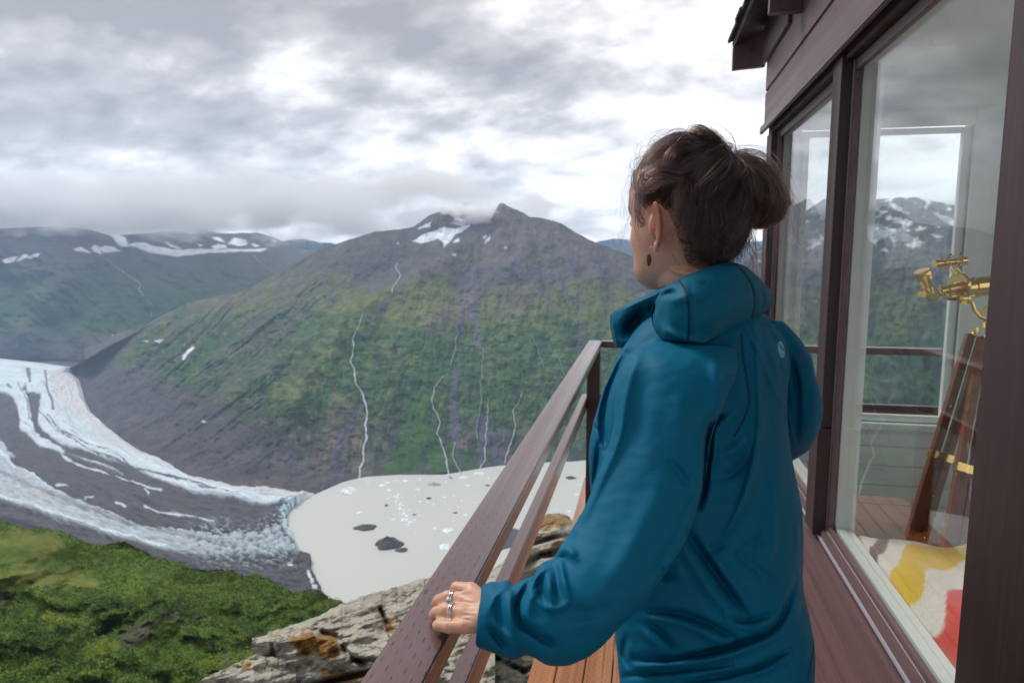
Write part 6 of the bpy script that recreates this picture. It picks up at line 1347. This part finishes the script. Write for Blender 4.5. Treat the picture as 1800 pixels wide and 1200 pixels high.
# pointed side of the bun and loops
for i, (g, n, sp, es) in enumerate([
    ([(1280,288,1.11),(1310,282,1.10),(1345,300,1.11),(1368,330,1.12),(1386,362,1.13)], 420, .012, .006), ([(1284,284,1.11),(1330,285,1.10),(1362,318,1.11),(1376,350,1.12),(1382,366,1.125)], 380, .014, .007),
    ([(1278,292,1.09),(1262,325,1.07),(1254,365,1.07),(1264,392,1.09)], 420, .012, .012), ([(1276,292,1.09),(1280,330,1.065),(1285,375,1.065),(1300,398,1.09)], 420, .014, .012), ([(1280,290,1.09),(1305,325,1.065),(1318,370,1.065),(1325,396,1.09)], 420, .014, .012), ([(1284,288,1.09),(1330,320,1.07),(1350,360,1.075),(1346,390,1.10)], 420, .014, .012),
    # locks falling over the back of the head
    ([(1232,298,1.06),(1212,306,1.045),(1197,335,1.035),(1192,365,1.035),(1186,392,1.04)], 260, .009, .005), ([(1228,296,1.06),(1206,320,1.04),(1204,350,1.03),(1212,385,1.035),(1222,425,1.04)], 300, .010, .006),
    ([(1222,300,1.055),(1216,330,1.035),(1210,365,1.03),(1203,405,1.035),(1198,420,1.04)], 220, .008, .004), ([(1240,300,1.06),(1232,340,1.035),(1238,390,1.035),(1230,440,1.045)], 320, .014, .010), ([(1256,320,1.06),(1250,360,1.04),(1258,410,1.045),(1262,455,1.06)], 340, .016, .012),
    ([(1206,385,1.04),(1225,410,1.04),(1240,440,1.05),(1275,462,1.07)], 260, .014, .010), ([(1262,395,1.05),(1275,420,1.055),(1292,440,1.075),(1300,458,1.10)], 260, .018, .012), ([(1240,380,1.04),(1262,420,1.045),(1296,430,1.07),(1310,400,1.10)], 300, .016, .012),
    # big loops on the crown
    ([(1276,287,1.10),(1264,260,1.08),(1242,236,1.075),(1228,230,1.08),(1219,240,1.085),(1228,262,1.09),(1250,278,1.09)], 420, .008, .006), ([(1276,284,1.10),(1268,256,1.085),(1250,240,1.08),(1236,238,1.08)], 260, .006, .010), ([(1272,284,1.10),(1225,262,1.07),(1195,246,1.065),(1170,258,1.06),(1150,270,1.06)], 300, .012, .008), ([(1276,285,1.11),(1270,258,1.11),(1256,244,1.115),(1246,250,1.12)], 160, .006, .004), ([(1232,246,1.10),(1225,240,1.10),(1221,252,1.10),(1228,266,1.10)], 120, .004, .003),
    ([(1272,290,1.10),(1240,270,1.07),(1205,258,1.06),(1180,272,1.05),(1172,296,1.05),(1184,292,1.045)], 340, .010, .006), ([(1270,288,1.10),(1240,262,1.08),(1200,248,1.08),(1168,262,1.07),(1140,284,1.06)], 340, .011, .006), ([(1262,290,1.09),(1225,285,1.05),(1195,300,1.04),(1160,296,1.045),(1132,306,1.055)], 260, .010, .006),
    ([(1272,292,1.09),(1240,305,1.05),(1215,296,1.045),(1200,280,1.05),(1205,262,1.06)], 200, .007, .005), ([(1280,280,1.11),(1285,262,1.12),(1278,258,1.13),(1262,262,1.13)], 140, .006, .006), ([(1124,300,1.07),(1122,322,1.06),(1135,330,1.045),(1165,320,1.04),(1200,318,1.035)], 160, .006, .006),
    # hair hanging behind the neck on the right
    ([(1310,395,1.13),(1322,430,1.14),(1326,460,1.15),(1327,488,1.15)], 60, .003, .001), ([(1300,400,1.13),(1310,440,1.14),(1318,470,1.14),(1330,500,1.15)], 26, .012, .014), ([(1320,395,1.14),(1318,430,1.15),(1322,470,1.15),(1340,505,1.15)], 26, .014, .016),
    # temple and cheek wisps
    ([(1118,300,1.10),(1114,330,1.10),(1116,370,1.09),(1120,400,1.085),(1122,425,1.08)], 26, .004, .002), ([(1124,330,1.08),(1122,370,1.07),(1128,400,1.065)], 120, .005, .003)]):
    clump(g, int(n*.42), sp*1.25, .00017, endspread=es*1.5, seed=100+i, curl=.8)
# 3. baby hair on the nape and behind the ear
for k in range(170):
    x, y = rgh.uniform(1168, 1290), 0; y = 418+(x-1168)*.42+rgh.normal(0, 7); d = 1.055+(x-1168)*.0002; dx, dy = rgh.normal(-4, 14), abs(rgh.normal(22, 14)); clump([(x+10, y-22, d-.004), (x+4, y-6, d-.007), (x+dx*.5, y+dy*.5, d-.010), (x+dx, y+dy, d-.006)], 1, .001, .00010, seed=900+k, npt=10)
# 4. flyaways all around
for k in range(150):
    an = rgh.uniform(-.2, math.pi+.25); rx, ry = 78, 62; cx_, cy2 = 1205, 308
    x, y = cx_+rx*math.cos(an), cy2-ry*math.sin(an)*1.0; d = 1.10+rgh.normal(0, .03); o1 = rgh.uniform(6, 22); tx, ty = -math.sin(an), -math.cos(an); s_ = rgh.choice([-1, 1])*rgh.uniform(12, 46)
    ox, oy = math.cos(an)*o1, -math.sin(an)*o1
    clump([(x, y, d), (x+ox*.8+tx*s_*.3, y+oy*.8+ty*s_*.3, d), (x+ox+tx*s_*.75, y+oy+ty*s_*.75, d+rgh.normal(0, .01)), (x+ox*rgh.uniform(-.2, 1.1)+tx*s_*1.3, y+oy*rgh.uniform(-.2, 1.0)+ty*s_*1.3, d)], 1, .0006, .00010, seed=2000+k, npt=14)
for k in range(70):
    x, y = rgh.uniform(1345, 1392), rgh.uniform(285, 370); d = 1.12+rgh.normal(0, .02); dx, dy = rgh.uniform(-25, 45), rgh.uniform(20, 150)
    clump([(x-20, y-10, d), (x, y, d), (x+dx, y+dy*.5, d), (x+dx*rgh.uniform(-.4, 1.0), y+dy, d)], 1, .0006, .00009, seed=3000+k, npt=14)
for g in ([(1130,285,1.09),(1108,320,1.09),(1095,350,1.09),(1092,400,1.09)], [(1125,300,1.09),(1105,345,1.09),(1100,385,1.09),(1088,420,1.09)], [(1120,320,1.09),(1112,380,1.09),(1096,405,1.09),(1088,440,1.09),(1094,462,1.09)], [(1140,272,1.09),(1118,290,1.09),(1110,312,1.09)], [(1290,285,1.12),(1335,278,1.12),(1378,300,1.12),(1392,330,1.12)], [(1300,280,1.12),(1350,272,1.12),(1388,290,1.12)], [(1380,350,1.12),(1400,400,1.12),(1412,440,1.12),(1405,470,1.12)], [(1200,260,1.1),(1190,245,1.1),(1215,232,1.1),(1250,240,1.1)], [(1330,395,1.14),(1340,440,1.14),(1332,490,1.14),(1352,530,1.14)]):
    clump(g, 5, .005, .00011, seed=int(g[0][0])+7, npt=16, curl=1)
hc_ = bpy.data.hair_curves.new('hair_strands'); hc_.add_curves([len(s[0]) for s in STR]); pos = np.concatenate([s[0] for s in STR])-np.array(wo.location)
hc_.attributes['position'].data.foreach_set('vector', pos.astype(np.float32).ravel())
ra = hc_.attributes.get('radius') or hc_.attributes.new('radius', 'FLOAT', 'POINT'); ra.data.foreach_set('value', np.concatenate([s[1]*(1-.55*np.linspace(0, 1, len(s[0]))**3) for s in STR]).astype(np.float32))
tn = hc_.attributes.new('tone', 'FLOAT', 'POINT'); tn.data.foreach_set('value', np.concatenate([np.full(len(s[0]), s[2]) for s in STR]).astype(np.float32))
m_hair = bpy.data.materials.new('brown_hair'); m_hair.use_nodes = True; nt = m_hair.node_tree
for n_ in list(nt.nodes): nt.nodes.remove(n_)
o2 = nt.nodes.new('ShaderNodeOutputMaterial'); hbs = nt.nodes.new('ShaderNodeBsdfHairPrincipled'); hbs.parametrization = 'COLOR'; hi = nt.nodes.new('ShaderNodeHairInfo')
nz = noise(nt, geoco(nt), 55, 3, .6); fsum = vmath(nt, 'ADD', vmath(nt, 'MULTIPLY', attrc(nt, 'tone').outputs['Fac'], .85), vmath(nt, 'MULTIPLY', nz, .28))
nt.links.new(ramp(nt, fsum, [(.17, (.005, .003, .003)), (.46, (.012, .0065, .006)), (.64, (.034, .015, .011)), (.80, (.10, .043, .025)), (.97, (.26, .14, .068))]), hbs.inputs['Color'])
hbs.inputs['Roughness'].default_value = .26; hbs.inputs['Radial Roughness'].default_value = .45; nt.links.new(hbs.outputs[0], o2.inputs[0])
hc_.materials.append(m_hair); ho_ = bpy.data.objects.new('hair_strands', hc_); C.objects.link(ho_); ho_.parent = wo
# pale hair tie
m_ti, nt, b = newmat('lilac_hair_tie'); b.inputs['Base Color'].default_value = (.55, .52, .78, 1); b.inputs['Roughness'].default_value = .8
axt = bunC-TIE+(TIE-HC)*.4; axt /= np.linalg.norm(axt); u_ = np.cross(axt, [0, 0, 1.]); u_ /= np.linalg.norm(u_); v_ = np.cross(axt, u_)
v, f_ = chain([TIE+axt*.004-VD*.012+(u_*math.cos(a)+v_*math.sin(a))*(.0165+.001*math.sin(a*7)) for a in np.linspace(0, 2*math.pi, 61)], [.0042]*61, 120, 10)
me = bpy.data.meshes.new('hair_tie'); me.from_pydata(v.tolist(), [], f_); link('hair_tie', me, m_ti, wo)
